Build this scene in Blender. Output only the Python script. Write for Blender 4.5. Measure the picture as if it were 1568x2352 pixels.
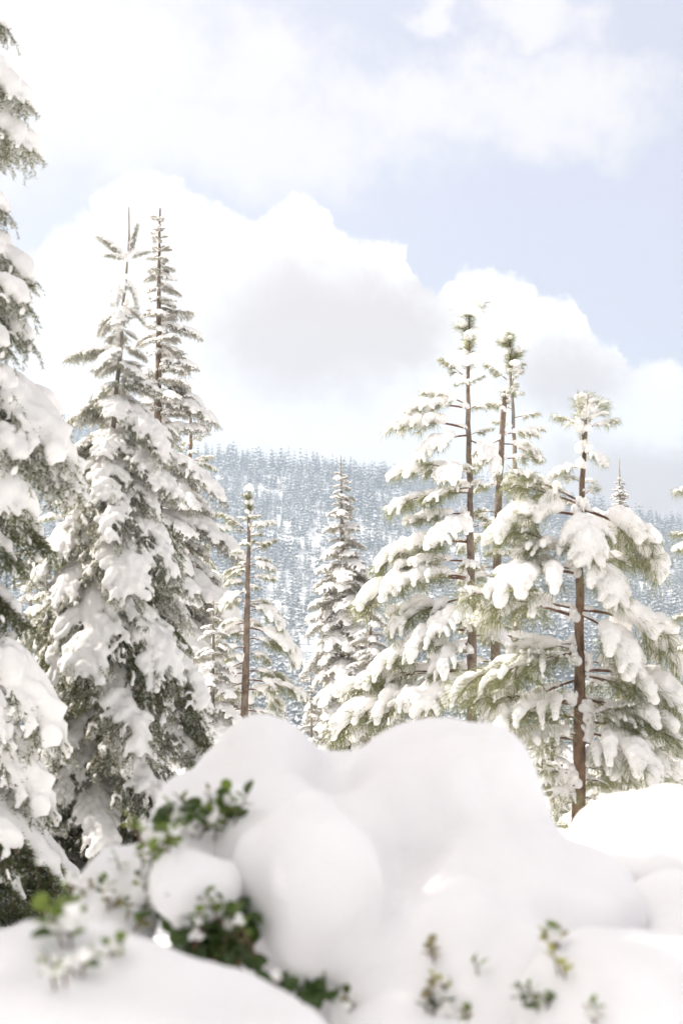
import bpy, math, random
import numpy as np
from mathutils import Vector, Matrix, Euler, noise as mnoise
from mathutils.bvhtree import BVHTree

S = bpy.context.scene
for o in list(bpy.data.objects):
    bpy.data.objects.remove(o)
COL = S.collection
R = math.radians

# ------------------------------------------------------------------ camera
EYE = 1.55
FPX, CX, CY = 3267.0, 784.0, 1176.0          # focal length / centre, in the photograph's 1568 x 2352 scale
HORIZON = 1450.0
PITCH = math.atan((HORIZON - CY) / FPX)
cam = bpy.data.cameras.new('camera')
cam.sensor_fit = 'VERTICAL'
cam.sensor_height = 36.0
cam.lens = 36.0 * FPX / 2352.0
cam.clip_start = 0.05
cam.clip_end = 12000
cam.dof.use_dof = True
cam.dof.focus_distance = 20.0
cam.dof.aperture_fstop = 2.9
camo = bpy.data.objects.new('camera', cam)
COL.objects.link(camo)
camo.location = (0, 0, EYE)
camo.rotation_euler = (math.pi / 2 + PITCH, 0, 0)
S.camera = camo

# ------------------------------------------------------------------ exposure, sun
S.view_settings.view_transform = 'Standard'
S.view_settings.look = 'None'
S.view_settings.gamma = 1.0
S.view_settings.use_curve_mapping = False
S.view_settings.exposure = 0.78
S.render.engine = 'CYCLES'
S.cycles.use_denoising = True
S.cycles.max_bounces = 12
S.cycles.diffuse_bounces = 11
S.cycles.transmission_bounces = 10
S.cycles.volume_bounces = 0
S.cycles.sample_clamp_indirect = 8.0
S.cycles.adaptive_threshold = 0.03

SUN_AZ, SUN_EL = R(-80), R(41)               # azimuth from +Y towards +X
sun_dir = Vector((math.sin(SUN_AZ) * math.cos(SUN_EL), math.cos(SUN_AZ) * math.cos(SUN_EL), math.sin(SUN_EL)))
sl = bpy.data.lights.new('sun', 'SUN')
sl.energy = 5.0
sl.angle = R(0.6)
sl.color = (1.0, 0.94, 0.85)
suno = bpy.data.objects.new('sun', sl)
COL.objects.link(suno)
suno.rotation_euler = sun_dir.to_track_quat('Z', 'Y').to_euler()

# ------------------------------------------------------------------ world
class Graph:
    def __init__(self, tree):
        self.t = tree
    def node(self, kind, **kw):
        n = self.t.nodes.new(kind)
        for k, v in kw.items():
            setattr(n, k, v)
        return n
    def put(self, sock, v):
        if hasattr(v, 'is_linked') or isinstance(v, bpy.types.NodeSocket):
            self.t.links.new(v, sock)
        elif v is not None:
            sock.default_value = v
    def math(self, op, a, b=None, c=None, clamp=False):
        n = self.node('ShaderNodeMath', operation=op, use_clamp=clamp)
        self.put(n.inputs[0], a)
        if b is not None: self.put(n.inputs[1], b)
        if c is not None: self.put(n.inputs[2], c)
        return n.outputs[0]
    def vec(self, op, a, b=None, out=0):
        n = self.node('ShaderNodeVectorMath', operation=op)
        self.put(n.inputs[0], a)
        if b is not None: self.put(n.inputs[1], b)
        return n.outputs[out]
    def step(self, x, lo, hi, a=0.0, b=1.0):
        n = self.node('ShaderNodeMapRange', interpolation_type='SMOOTHSTEP')
        self.put(n.inputs[0], x)
        for i, v in ((1, lo), (2, hi), (3, a), (4, b)):
            self.put(n.inputs[i], v)
        return n.outputs[0]
    def mix(self, f, a, b):
        n = self.node('ShaderNodeMix', data_type='RGBA')
        self.put(n.inputs[0], f)
        self.put(n.inputs[6], a)
        self.put(n.inputs[7], b)
        return n.outputs[2]
    def noise(self, vec, scale, detail=4, rough=0.55):
        n = self.node('ShaderNodeTexNoise')
        self.put(n.inputs['Vector'], vec)
        n.inputs['Scale'].default_value = scale
        n.inputs['Detail'].default_value = detail
        n.inputs['Roughness'].default_value = rough
        return n

W = bpy.data.worlds.new('World')
S.world = W
W.use_nodes = True
W.cycles.sampling_method = 'MANUAL'
W.cycles.sample_map_resolution = 256
W.node_tree.nodes.clear()
g = Graph(W.node_tree)
SKY = 0.115
sky = g.node('ShaderNodeTexSky', sky_type='NISHITA')
sky.sun_disc = False
sky.sun_elevation = SUN_EL
sky.sun_rotation = SUN_AZ
sky.altitude = 1400
sky.air_density = 1.0
sky.dust_density = 1.6
sky.ozone_density = 1.0
tc = g.node('ShaderNodeTexCoord')
d = tc.outputs['Generated']
sep = g.node('ShaderNodeSeparateXYZ')
g.put(sep.inputs[0], d)
az = g.math('ARCTAN2', sep.outputs[0], sep.outputs[1])
el = g.math('ARCSINE', sep.outputs[2])
n1 = g.noise(d, 22.0, 4, 0.55)
n2 = g.noise(d, 80.0, 4, 0.62)
n3 = g.noise(d, 7.0, 3, 0.6)
warp = g.vec('MULTIPLY', g.vec('SUBTRACT', n1.outputs['Color'], (0.5, 0.5, 0.5)), (0.05, 0.05, 0.0))
warp2 = g.vec('MULTIPLY', g.vec('SUBTRACT', n2.outputs['Color'], (0.5, 0.5, 0.5)), (0.022, 0.022, 0.0))
comb = g.node('ShaderNodeCombineXYZ')
g.put(comb.inputs[0], az)
g.put(comb.inputs[1], el)
pos = comb.outputs[0]
posw = g.vec('ADD', pos, warp)

def field(blobs, p):
    """union of soft puffs given by their centre and half-widths on the celestial sphere"""
    acc = None
    for (cx, cy, rx, ry) in blobs:
        a, e = math.atan((cx - CX) / FPX), math.atan((HORIZON - cy) / FPX)
        n = g.node('ShaderNodeVectorMath', operation='MULTIPLY_ADD')
        g.put(n.inputs[0], p)
        n.inputs[1].default_value = (FPX / rx, FPX / ry, 0)
        n.inputs[2].default_value = (-a * FPX / rx, -e * FPX / ry, 0)
        f = g.math('SUBTRACT', 1.0, g.vec('LENGTH', n.outputs[0], out=1))
        acc = f if acc is None else g.math('SMOOTH_MAX', acc, f, 0.15)
    return acc

# height of the cumulus bank's billowing top, all round the horizon
TOPS = [(-2200, 700), (-1200, 560), (-500, 640), (-200, 560), (60, 570), (110, 505), (180, 470), (205, 425), (250, 388), (310, 370), (370, 380), (430, 412), (470, 430), (520, 462), (560, 478), (610, 465), (650, 432), (690, 422), (735, 440),
        (770, 490), (800, 518), (850, 530), (900, 524), (938, 548), (950, 605), (1000, 655), (1040, 622), (1075, 594), (1130, 600), (1180, 617), (1230, 636), (1255, 664), (1310, 674), (1345, 698), (1352, 740), (1400, 784), (1432, 788),
        (1450, 832), (1510, 830), (1600, 850), (1900, 700), (2400, 820), (3200, 650)]
cur = g.node('ShaderNodeFloatCurve')
A0, A1 = math.atan((-2200 - CX) / FPX), math.atan((3200 - CX) / FPX)
cc = cur.mapping.curves[0]
xy = [((math.atan((x - CX) / FPX) - A0) / (A1 - A0), math.atan((HORIZON - y) / FPX) / 0.5) for x, y in TOPS]
cc.points[0].location, cc.points[1].location = xy[0], xy[-1]
for p in xy[1:-1]:
    cc.points.new(*p)
for p in cc.points:
    p.handle_type = 'AUTO_CLAMPED'
cur.mapping.update()
sw = g.node('ShaderNodeSeparateXYZ')
g.put(sw.inputs[0], g.vec('ADD', pos, warp2))
g.put(cur.inputs['Value'], g.math('DIVIDE', g.math('SUBTRACT', sw.outputs[0], A0), A1 - A0))
cf = g.math('SUBTRACT', g.math('MULTIPLY', cur.outputs[0], 0.5), sw.outputs[1])
soft = g.step(az, -0.12, -0.25, 0.008, 0.03)
ca = g.step(cf, 0.0, soft)
# grey bellies of the cumulus, where the cloud is thick
belly = field([(710, 750, 350, 250), (880, 740, 210, 170), (1320, 880, 200, 140), (1480, 1110, 330, 130)], g.vec('ADD', posw, g.vec('MULTIPLY', warp2, (1.0, 1.0, 0))))
bf = g.step(belly, 0.0, 0.7)
thin = [(200, 140, 460, 200), (600, 120, 230, 150), (985, 190, 330, 110), (1290, 215, 320, 120), (500, 300, 640, 150), (1000, -5, 90, 50), (1230, 35, 150, 75)]
tf = g.math('ADD', field(thin, g.vec('ADD', posw, g.vec('MULTIPLY', warp, (1.2, 0.7, 0)))), g.math('MULTIPLY', g.math('SUBTRACT', n2.outputs['Fac'], 0.5), 0.7))
ta = g.step(tf, -0.25, 0.75, 0.0, 0.95)
# the same kind of broken cloud over the rest of the sky
front = g.math('MULTIPLY', g.step(g.math('ABSOLUTE', az), 0.27, 0.5, 1.0, 0.0), g.step(el, 0.45, 0.62, 1.0, 0.0))
oa = g.math('MULTIPLY', g.step(n3.outputs['Fac'], 0.40, 0.58), g.math('SUBTRACT', 1.0, front))
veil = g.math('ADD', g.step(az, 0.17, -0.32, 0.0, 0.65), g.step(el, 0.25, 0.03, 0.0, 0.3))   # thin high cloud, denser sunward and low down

white = (0.84, 0.80, 0.77, 1)
grey = (0.535, 0.455, 0.412, 1)
skyc = g.vec('MULTIPLY', sky.outputs[0], (SKY, SKY, SKY))
c = g.mix(0.75, skyc, (0.50, 0.470, 0.530, 1))          # high thin haze under the clouds
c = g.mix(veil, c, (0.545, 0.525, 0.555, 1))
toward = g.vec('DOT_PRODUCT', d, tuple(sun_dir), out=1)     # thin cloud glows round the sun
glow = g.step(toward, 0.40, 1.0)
c = g.mix(oa, c, (0.51, 0.47, 0.445, 1))
c = g.mix(ta, c, (0.62, 0.59, 0.575, 1))
c = g.mix(ca, c, g.mix(bf, white, grey))
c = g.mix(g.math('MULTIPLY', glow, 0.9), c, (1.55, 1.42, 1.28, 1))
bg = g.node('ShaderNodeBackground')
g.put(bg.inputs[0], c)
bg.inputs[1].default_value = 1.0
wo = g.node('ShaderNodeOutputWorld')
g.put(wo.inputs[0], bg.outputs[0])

# ------------------------------------------------------------------ helpers
def at(px, py, depth):
    """a point of the place: seen at (px, py) in the photograph, DEPTH metres ahead of the camera"""
    v = Vector(((px - CX) / FPX, (CY - py) / FPX, -1.0))
    v = Euler((math.pi / 2 + PITCH, 0, 0)).to_matrix() @ v
    return Vector((0, 0, EYE)) + v * (depth / v.y)

def mpp(depth):
    return depth / FPX

def smooth(x, a, b):
    t = min(1.0, max(0.0, (x - a) / (b - a)))
    return t * t * (3 - 2 * t)

RIDGE = [(-2500, 1010), (-700, 960), (0, 985), (150, 992), (330, 1035), (480, 1062), (700, 1075), (860, 1092), (1000, 1104), (1200, 1135), (1330, 1175), (1450, 1203), (1568, 1212), (2300, 1180), (4000, 1050)]
HILL0, HILL1 = 1150.0, 2050.0

def ground(x, y):
    r = math.hypot(x, y)
    z = -0.12 * max(0.0, r - 12.0)
    z += 0.10 * math.sin(x * 0.5 + 1.0) * math.sin(y * 0.37) * smooth(r, 3, 12)
    z = max(z, -67.0 + 0.0 * r)
    if r > 600:
        a = math.atan2(x, y)
        px = max(-2500.0, min(4000.0, CX + FPX * math.tan(max(-0.8, min(0.8, a)))))
        ry = float(np.interp(px, [p for p, _ in RIDGE], [p for _, p in RIDGE]))
        zr = EYE + HILL1 * (HORIZON - ry) / FPX
        s = (r - HILL0) / (HILL1 - HILL0)
        if s > 0:
            wob = 9 * math.sin(a * 40 + s * 5) * math.sin(s * 9 + a * 17) * min(1, s * 3) * max(0.0, 1 - s * 0.75)
            if s < 1:
                z = -67 + (zr + 67) * (0.82 * s + 0.18 * s * s) + wob
            else:
                z = zr - (r - HILL1) * 0.22
    return z

def mesh(name, verts, tris, mats, mat_idx=None, smooth_shade=False):
    me = bpy.data.meshes.new(name)
    v = np.asarray(verts, dtype=np.float32).reshape(-1, 3)
    t = np.asarray(tris, dtype=np.int32)
    k = t.shape[1]
    me.vertices.add(len(v))
    me.vertices.foreach_set('co', v.ravel())
    me.loops.add(t.size)
    me.loops.foreach_set('vertex_index', t.ravel())
    me.polygons.add(len(t))
    me.polygons.foreach_set('loop_start', np.arange(0, t.size, k, dtype=np.int32))
    me.polygons.foreach_set('loop_total', np.full(len(t), k, dtype=np.int32))
    for m in mats:
        me.materials.append(m)
    if mat_idx is not None:
        me.polygons.foreach_set('material_index', np.asarray(mat_idx, dtype=np.int32))
    me.polygons.foreach_set('use_smooth', np.full(len(t), smooth_shade))
    me.update(calc_edges=True)
    me.validate()
    return me

def obj(name, me, parent=None):
    o = bpy.data.objects.new(name, me)
    COL.objects.link(o)
    if parent is not None:
        o.parent = parent
    return o

def tag(o, label=None, cat=None, group=None, kind=None):
    for k, v in (('label', label), ('category', cat), ('group', group), ('kind', kind)):
        if v:
            o[k] = v
    return o

def tube(pts, radii, sides=6, base=0):
    """verts, quads of a tapered tube along a polyline, closed to a point at its end"""
    pts = np.asarray(pts, float)
    n = len(pts)
    tan = np.gradient(pts, axis=0)
    tan /= np.linalg.norm(tan, axis=1)[:, None] + 1e-9
    ref = np.where(np.abs(tan[:, 2:3]) > 0.9, np.array([[1.0, 0, 0]]), np.array([[0, 0, 1.0]]))
    u = np.cross(tan, ref)
    u /= np.linalg.norm(u, axis=1)[:, None] + 1e-9
    w = np.cross(tan, u)
    ang = np.arange(sides) * 2 * np.pi / sides
    ring = pts[:, None, :] + np.asarray(radii, float)[:, None, None] * (np.cos(ang)[None, :, None] * u[:, None, :] + np.sin(ang)[None, :, None] * w[:, None, :])
    v = ring.reshape(-1, 3)
    f = []
    for i in range(n - 1):
        for j in range(sides):
            k = (j + 1) % sides
            f.append((base + i * sides + j, base + i * sides + k, base + (i + 1) * sides + k, base + (i + 1) * sides + j))
    return v, f

def tubes(items):
    V, F, b = [], [], 0
    for pts, rad, sides in items:
        v, f = tube(pts, rad, sides, b)
        V.append(v); F += f; b += len(v)
    return np.concatenate(V), np.array(F)

# unit icosphere for the snow
def ico(sub):
    import bmesh
    bm = bmesh.new()
    bmesh.ops.create_icosphere(bm, subdivisions=sub, radius=1.0)
    v = np.array([p.co[:] for p in bm.verts]); f = np.array([[q.index for q in p.verts] for p in bm.faces])
    bm.free()
    return v, f
ICO1, ICO2, ICO3 = ico(1), ico(2), ico(3)
CLOUD = bpy.data.textures.new('lumps', 'CLOUDS')
CLOUD.noise_scale = 0.09
CLOUD.noise_depth = 1
CLOUD2 = bpy.data.textures.new('drift', 'CLOUDS')
CLOUD2.noise_scale = 0.26
CLOUD2.noise_depth = 1

def fuse(name, blobs, voxel, iters, mat, lump=0.0, tex=None, sphere=ICO1):
    """one continuous skin of snow over many overlapping lumps. blobs: (centre, axes 3x3 rows scaled)"""
    sv, sf = sphere
    V = np.concatenate([c + sv @ A for c, A in blobs])
    F = np.concatenate([sf + i * len(sv) for i in range(len(blobs))])
    me = mesh(name, V, F, [mat])
    o = bpy.data.objects.new(name, me)
    COL.objects.link(o)
    m = o.modifiers.new('r', 'REMESH'); m.mode = 'VOXEL'; m.voxel_size = voxel; m.use_smooth_shade = True
    if lump:
        m = o.modifiers.new('d', 'DISPLACE'); m.texture = tex; m.strength = lump; m.mid_level = 0.5; m.texture_coords = 'LOCAL'
    m = o.modifiers.new('s', 'SMOOTH'); m.factor = 0.6; m.iterations = iters
    if tex is CLOUD2:
        m = o.modifiers.new('f', 'DISPLACE'); m.texture = CLOUD; m.strength = 0.012; m.mid_level = 0.5; m.texture_coords = 'LOCAL'
    dg = bpy.context.evaluated_depsgraph_get()
    out = bpy.data.meshes.new_from_object(o.evaluated_get(dg))
    out.name = name
    bpy.data.objects.remove(o)
    bpy.data.meshes.remove(me)
    out.materials.clear(); out.materials.append(mat)
    out.polygons.foreach_set('use_smooth', np.ones(len(out.polygons), dtype=bool))
    return out

# ------------------------------------------------------------------ materials
def new_mat(name):
    m = bpy.data.materials.new(name)
    m.use_nodes = True
    m.node_tree.nodes.clear()
    return m, Graph(m.node_tree)

def finish(g, shader, volume=None):
    o = g.node('ShaderNodeOutputMaterial')
    if shader is not None: g.put(o.inputs['Surface'], shader)
    if volume is not None: g.put(o.inputs['Volume'], volume)

def bsdf(g, col, rough=0.7, spec=0.3, normal=None):
    p = g.node('ShaderNodeBsdfPrincipled')
    g.put(p.inputs['Base Color'], col)
    g.put(p.inputs['Roughness'], rough)
    p.inputs['Specular IOR Level'].default_value = spec
    if normal is not None: g.put(p.inputs['Normal'], normal)
    return p

def bump(g, h, strength, dist):
    b = g.node('ShaderNodeBump')
    b.inputs['Strength'].default_value = strength
    b.inputs['Distance'].default_value = dist
    g.put(b.inputs['Height'], h)
    return b.outputs[0]

def snow_material(name, col, trans, scale, bs, bd, sss=0.0):
    m, g = new_mat(name)
    tcn = g.node('ShaderNodeTexCoord')
    n = g.noise(tcn.outputs['Object'], scale, 5, 0.6)
    n_big = g.noise(tcn.outputs['Object'], scale * 0.12, 3, 0.5)
    h = g.math('ADD', n.outputs['Fac'], g.math('MULTIPLY', n_big.outputs['Fac'], 2.0))
    p = bsdf(g, col, 0.9, 0.08, bump(g, h, bs, bd))
    if sss:
        p.inputs['Subsurface Weight'].default_value = sss
        p.inputs['Subsurface Radius'].default_value = (0.06, 0.065, 0.075)
        p.inputs['Subsurface Scale'].default_value = 1.0
    sh = p.outputs[0]
    if trans:
        t = g.node('ShaderNodeBsdfTranslucent')
        t.inputs[0].default_value = (0.965, 0.95, 0.935, 1)
        x = g.node('ShaderNodeMixShader')
        x.inputs[0].default_value = trans
        g.put(x.inputs[1], sh); g.put(x.inputs[2], t.outputs[0])
        sh = x.outputs[0]
    finish(g, sh)
    return m

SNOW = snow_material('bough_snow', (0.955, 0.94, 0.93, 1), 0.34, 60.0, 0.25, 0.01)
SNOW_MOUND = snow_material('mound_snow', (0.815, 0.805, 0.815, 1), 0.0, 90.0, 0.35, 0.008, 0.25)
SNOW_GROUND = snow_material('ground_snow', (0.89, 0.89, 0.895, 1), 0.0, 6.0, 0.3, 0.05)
SNOW_FAR = snow_material('far_tree_snow', (0.86, 0.87, 0.89, 1), 0.1, 1.0, 0.0, 0.01)

def needle_material(name, c1, c2, tcol, trans, frost=0.0):
    m, g = new_mat(name)
    info = g.node('ShaderNodeObjectInfo')
    tcn = g.node('ShaderNodeTexCoord')
    n = g.noise(tcn.outputs['Object'], 9.0, 3, 0.6)
    f = g.math('ADD', g.math('MULTIPLY', info.outputs['Random'], 0.5), g.math('MULTIPLY', g.step(n.outputs['Fac'], 0.35, 0.65), 0.5))
    base = g.mix(f, c1, c2)
    if frost:
        nf = g.noise(tcn.outputs['Object'], 60.0, 2, 0.6)     # snow dust caught among the needles
        fr = g.step(nf.outputs['Fac'], 0.62 - 0.28 * frost, 0.70 - 0.28 * frost, 0.0, 0.85)
        base = g.mix(fr, base, (0.84, 0.83, 0.82, 1))
        tcol = g.mix(fr, tcol, (0.75, 0.73, 0.70, 1))
    p = bsdf(g, base, 0.45, 0.4)
    t = g.node('ShaderNodeBsdfTranslucent')
    g.put(t.inputs[0], tcol)
    x = g.node('ShaderNodeMixShader')
    x.inputs[0].default_value = trans
    g.put(x.inputs[1], p.outputs[0]); g.put(x.inputs[2], t.outputs[0])
    finish(g, x.outputs[0])
    return m

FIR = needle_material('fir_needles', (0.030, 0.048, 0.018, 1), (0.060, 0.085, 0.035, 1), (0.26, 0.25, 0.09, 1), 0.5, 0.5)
FIR_DARK = needle_material('dark_fir_needles', (0.026, 0.044, 0.016, 1), (0.055, 0.080, 0.030, 1), (0.24, 0.24, 0.08, 1), 0.42, 0.18)  # darker green needles with less snow dust, for the sparsely loaded boughs
SPRUCE = needle_material('spruce_needles', (0.032, 0.045, 0.022, 1), (0.065, 0.075, 0.038, 1), (0.26, 0.22, 0.09, 1), 0.5, 0.48)
PINE = needle_material('pine_needles', (0.042, 0.072, 0.026, 1), (0.090, 0.118, 0.042, 1), (0.33, 0.32, 0.12, 1), 0.5, 0.22)
FARGREEN = needle_material('far_needles', (0.030, 0.045, 0.036, 1), (0.055, 0.070, 0.055, 1), (0.07, 0.08, 0.05, 1), 0.15)

def bark_material(name, c1, c2, scale):
    m, g = new_mat(name)
    tcn = g.node('ShaderNodeTexCoord')
    mp = g.node('ShaderNodeMapping')
    g.put(mp.inputs[0], tcn.outputs['Object'])
    mp.inputs['Scale'].default_value = (1, 1, 0.35)
    n = g.noise(mp.outputs[0], scale, 6, 0.65)
    n2 = g.noise(tcn.outputs['Object'], scale * 0.2, 3, 0.5)
    f = g.math('ADD', g.math('MULTIPLY', g.step(n.outputs['Fac'], 0.35, 0.65), 0.6), g.math('MULTIPLY', g.step(n2.outputs['Fac'], 0.4, 0.6), 0.4))
    p = bsdf(g, g.mix(f, c1, c2), 0.85, 0.2, bump(g, n.outputs['Fac'], 0.7, 0.01))
    finish(g, p.outputs[0])
    return m

BARK_FIR = bark_material('fir_bark', (0.15, 0.13, 0.105, 1), (0.30, 0.27, 0.235, 1), 60)
BARK_PINE = bark_material('pine_bark', (0.10, 0.075, 0.058, 1), (0.25, 0.195, 0.155, 1), 45)
BARK_RED = bark_material('young_pine_bark', (0.060, 0.042, 0.030, 1), (0.25, 0.165, 0.11, 1), 26)
TWIG = bark_material('twig_bark', (0.09, 0.05, 0.035, 1), (0.20, 0.11, 0.08, 1), 80)

def leaf_material(name, a, b, tcol):
    m, g = new_mat(name)
    info = g.node('ShaderNodeObjectInfo')
    p = bsdf(g, g.mix(info.outputs['Random'], a, b), 0.4, 0.4)
    t = g.node('ShaderNodeBsdfTranslucent')
    g.put(t.inputs[0], tcol)
    x = g.node('ShaderNodeMixShader'); x.inputs[0].default_value = 0.35
    g.put(x.inputs[1], p.outputs[0]); g.put(x.inputs[2], t.outputs[0])
    finish(g, x.outputs[0])
    return m
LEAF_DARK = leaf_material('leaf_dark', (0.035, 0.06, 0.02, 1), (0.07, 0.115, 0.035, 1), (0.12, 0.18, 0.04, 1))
LEAF_GREEN = leaf_material('leaf_green', (0.09, 0.14, 0.035, 1), (0.17, 0.23, 0.07, 1), (0.28, 0.36, 0.06, 1))
LEAF_PALE = leaf_material('leaf_pale', (0.20, 0.19, 0.10, 1), (0.32, 0.27, 0.19, 1), (0.35, 0.3, 0.12, 1))
LEAF_YELLOW = leaf_material('leaf_yellow', (0.26, 0.29, 0.045, 1), (0.38, 0.37, 0.06, 1), (0.45, 0.45, 0.06, 1))

# ------------------------------------------------------------------ terrain
def build_ground():
    rad = np.concatenate([[0.0], np.geomspace(0.8, 60, 46), np.geomspace(66, 1100, 34), np.linspace(1140, 2600, 46)])
    A = np.concatenate([np.linspace(-0.36, 0.36, 97), np.linspace(0.36, 2 * math.pi - 0.36, 80)[1:-1]])
    V, F = [], []
    n = len(A)
    for r in rad:
        for a in A:
            x, y = r * math.sin(a), r * math.cos(a)
            V.append((x, y, ground(x, y)))
    for i in range(len(rad) - 1):
        for j in range(n):
            k = (j + 1) % n
            F.append((i * n + j, i * n + k, (i + 1) * n + k, (i + 1) * n + j))
    o = obj('snow_ground', mesh('snow_ground', V, F, [SNOW_GROUND], None, True))
    tag(o, 'snow covered ground falling into the valley and rising to the wooded ridge', kind='structure')
build_ground()

# ------------------------------------------------------------------ far forest
def far_tree(seed, tiers=9, per=5):
    rg = np.random.RandomState(seed)
    V, F, M = [], [], []
    for i in range(tiers):
        s = (i + 0.5) / tiers
        z = 0.10 + 0.86 * s
        L0 = 0.150 * (1 - s) ** 0.8 + 0.014
        a0 = rg.rand() * 6.28
        for j in range(per):
            a = a0 + j * 6.283 / per + rg.uniform(-0.3, 0.3)
            L = L0 * rg.uniform(0.65, 1.2)
            ca, sa = math.cos(a), math.sin(a)
            drop = L * rg.uniform(0.45, 0.85)
            wd = L * rg.uniform(0.38, 0.6)
            zb = z + 0.035
            b = (0, 0, zb)
            m1 = (ca * L * 0.62 - sa * wd, sa * L * 0.62 + ca * wd, zb - drop * 0.75)
            m2 = (ca * L * 0.62 + sa * wd, sa * L * 0.62 - ca * wd, zb - drop * 0.75)
            tp = (ca * L, sa * L, zb - drop)
            q = 0.030 + 0.03 * rg.rand()
            lo1 = (m1[0] * 0.8, m1[1] * 0.8, m1[2] - q * 1.3)
            lo2 = (m2[0] * 0.8, m2[1] * 0.8, m2[2] - q * 1.3)
            k = len(V)
            V += [b, m1, m2, tp, lo1, lo2]
            F += [(k, k + 1, k + 3), (k, k + 3, k + 2), (k + 1, k + 4, k + 3), (k + 3, k + 5, k + 2)]
            M += [0 if rg.rand() < 0.7 else 1, 0 if rg.rand() < 0.7 else 1, 1, 1]
    k = len(V)
    V += [(0.012, 0, 0.88), (-0.008, 0.01, 0.88), (-0.008, -0.01, 0.88), (0, 0, 1.02), (0.02, 0, 0), (-0.012, 0.016, 0), (-0.012, -0.016, 0), (0, 0, 0.9)]
    F += [(k, k + 1, k + 3), (k + 1, k + 2, k + 3), (k + 2, k, k + 3), (k + 4, k + 5, k + 7), (k + 5, k + 6, k + 7), (k + 6, k + 4, k + 7)]
    M += [0, 1, 0, 1, 1, 1]
    return np.array(V, float), np.array(F), np.array(M)

def build_forest():
    rg = np.random.RandomState(5)
    var = [far_tree(40 + i, 6, 5) for i in range(8)]
    spots = []
    tries = 0
    while len(spots) < 11600 and tries < 60000:
        tries += 1
        r = math.sqrt(rg.uniform((HILL0 - 330) ** 2, (HILL1 + 35) ** 2))
        a = rg.uniform(-0.285, 0.285)
        x, y = r * math.sin(a), r * math.cos(a)
        z = ground(x, y)
        px, py = CX + FPX * x / y, HORIZON - FPX * (z - EYE) / y
        # snowy clearings on the slope
        c = 1236 + 0.06 * (px - 760) + 14 * math.sin(px * 0.021)
        if 600 < px < 980 and abs(py - c) < 12 * (1 - abs(px - 790) / 230) + 2 and rg.rand() < 0.85:
            continue
        h = rg.uniform(15, 27) * (1.12 if r > HILL1 - 60 else 1.0) * rg.choice([0.75, 1.0, 1.12], p=[0.2, 0.6, 0.2])
        nz = mnoise.noise(Vector((x / 70.0, y / 70.0, 0.3))) + 0.5 * mnoise.noise(Vector((x / 25.0, y / 25.0, 4.0)))
        h *= max(0.6, 1.05 + 0.5 * nz)
        if 1160 < py < 1330 and rg.rand() < 0.25:
            h *= 0.7
        spots.append((x, y, z - 0.4, h, rg.uniform(0, 6.28), rg.randint(8), rg.uniform(0.85, 1.6), px, py - FPX * h / y))
    # the three hundred that show largest, each a tree of its own
    cand = [i for i, s in enumerate(spots) if (470 < s[7] < 1000 and s[8] < 1580) or (1380 < s[7] < 1560 and s[8] < 1560) or (20 < s[7] < 130 and 1150 < s[8] < 1330)]
    cand.sort(key=lambda i: -spots[i][3] / spots[i][1] * (1.0 if spots[i][8] > 1080 else 1.35))
    single = set(cand[:280])
    meshes = [mesh('far_conifer', v, f, [SNOW_FAR, FARGREEN], m) for v, f, m in var]
    V, F, M, b = [], [], [], 0
    for i, (x, y, z, h, a, k, wd, px, py) in enumerate(spots):
        if i in single:
            o = obj('far_conifer', meshes[k])
            o.location = (x, y, z); o.rotation_euler = (0, 0, a); o.scale = (h * wd, h * wd, h)
            tag(o, 'narrow snow dusted conifer in the hazy wood across the valley', 'tree', 'conifers of the far hillside wood')
            continue
        v, f, m = var[k]
        ca, sa = math.cos(a), math.sin(a)
        w = v * (h * wd, h * wd, h)
        w = np.stack([w[:, 0] * ca - w[:, 1] * sa + x, w[:, 0] * sa + w[:, 1] * ca + y, w[:, 2] + z], 1)
        V.append(w); F.append(f + b); M.append(m); b += len(v)
    o = obj('forest', mesh('forest', np.concatenate(V), np.concatenate(F), [SNOW_FAR, FARGREEN], np.concatenate(M)))
    tag(o, 'far snow covered conifer wood on the slope across the valley', 'forest', kind='stuff')
build_forest()

# ------------------------------------------------------------------ bough templates (unit length along +X)
UP = np.array([0, 0, 1.0])

def norm(v):
    return v / (np.linalg.norm(v, axis=-1, keepdims=True) + 1e-9)

def arc(a0, a1, n=18, L=1.0, ease=1.0):
    s = np.linspace(0, 1, n)
    ang = np.radians(a0 + (a1 - a0) * s ** ease)
    st = L / (n - 1)
    x = np.concatenate([[0], np.cumsum(np.cos(ang[:-1]) * st)])
    z = np.concatenate([[0], np.cumsum(np.sin(ang[:-1]) * st)])
    return np.stack([x, np.zeros(n), z], 1)

def along(pts, t):
    f = t * (len(pts) - 1)
    i = min(int(f), len(pts) - 2)
    p = pts[i] + (pts[i + 1] - pts[i]) * (f - i)
    return p, norm(pts[i + 1] - pts[i])

def sag_line(p, dr, L, sag, n=6):
    s = np.linspace(0, 1, n)[:, None]
    return p + dr * L * s - UP * sag * L * s ** 2

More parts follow.
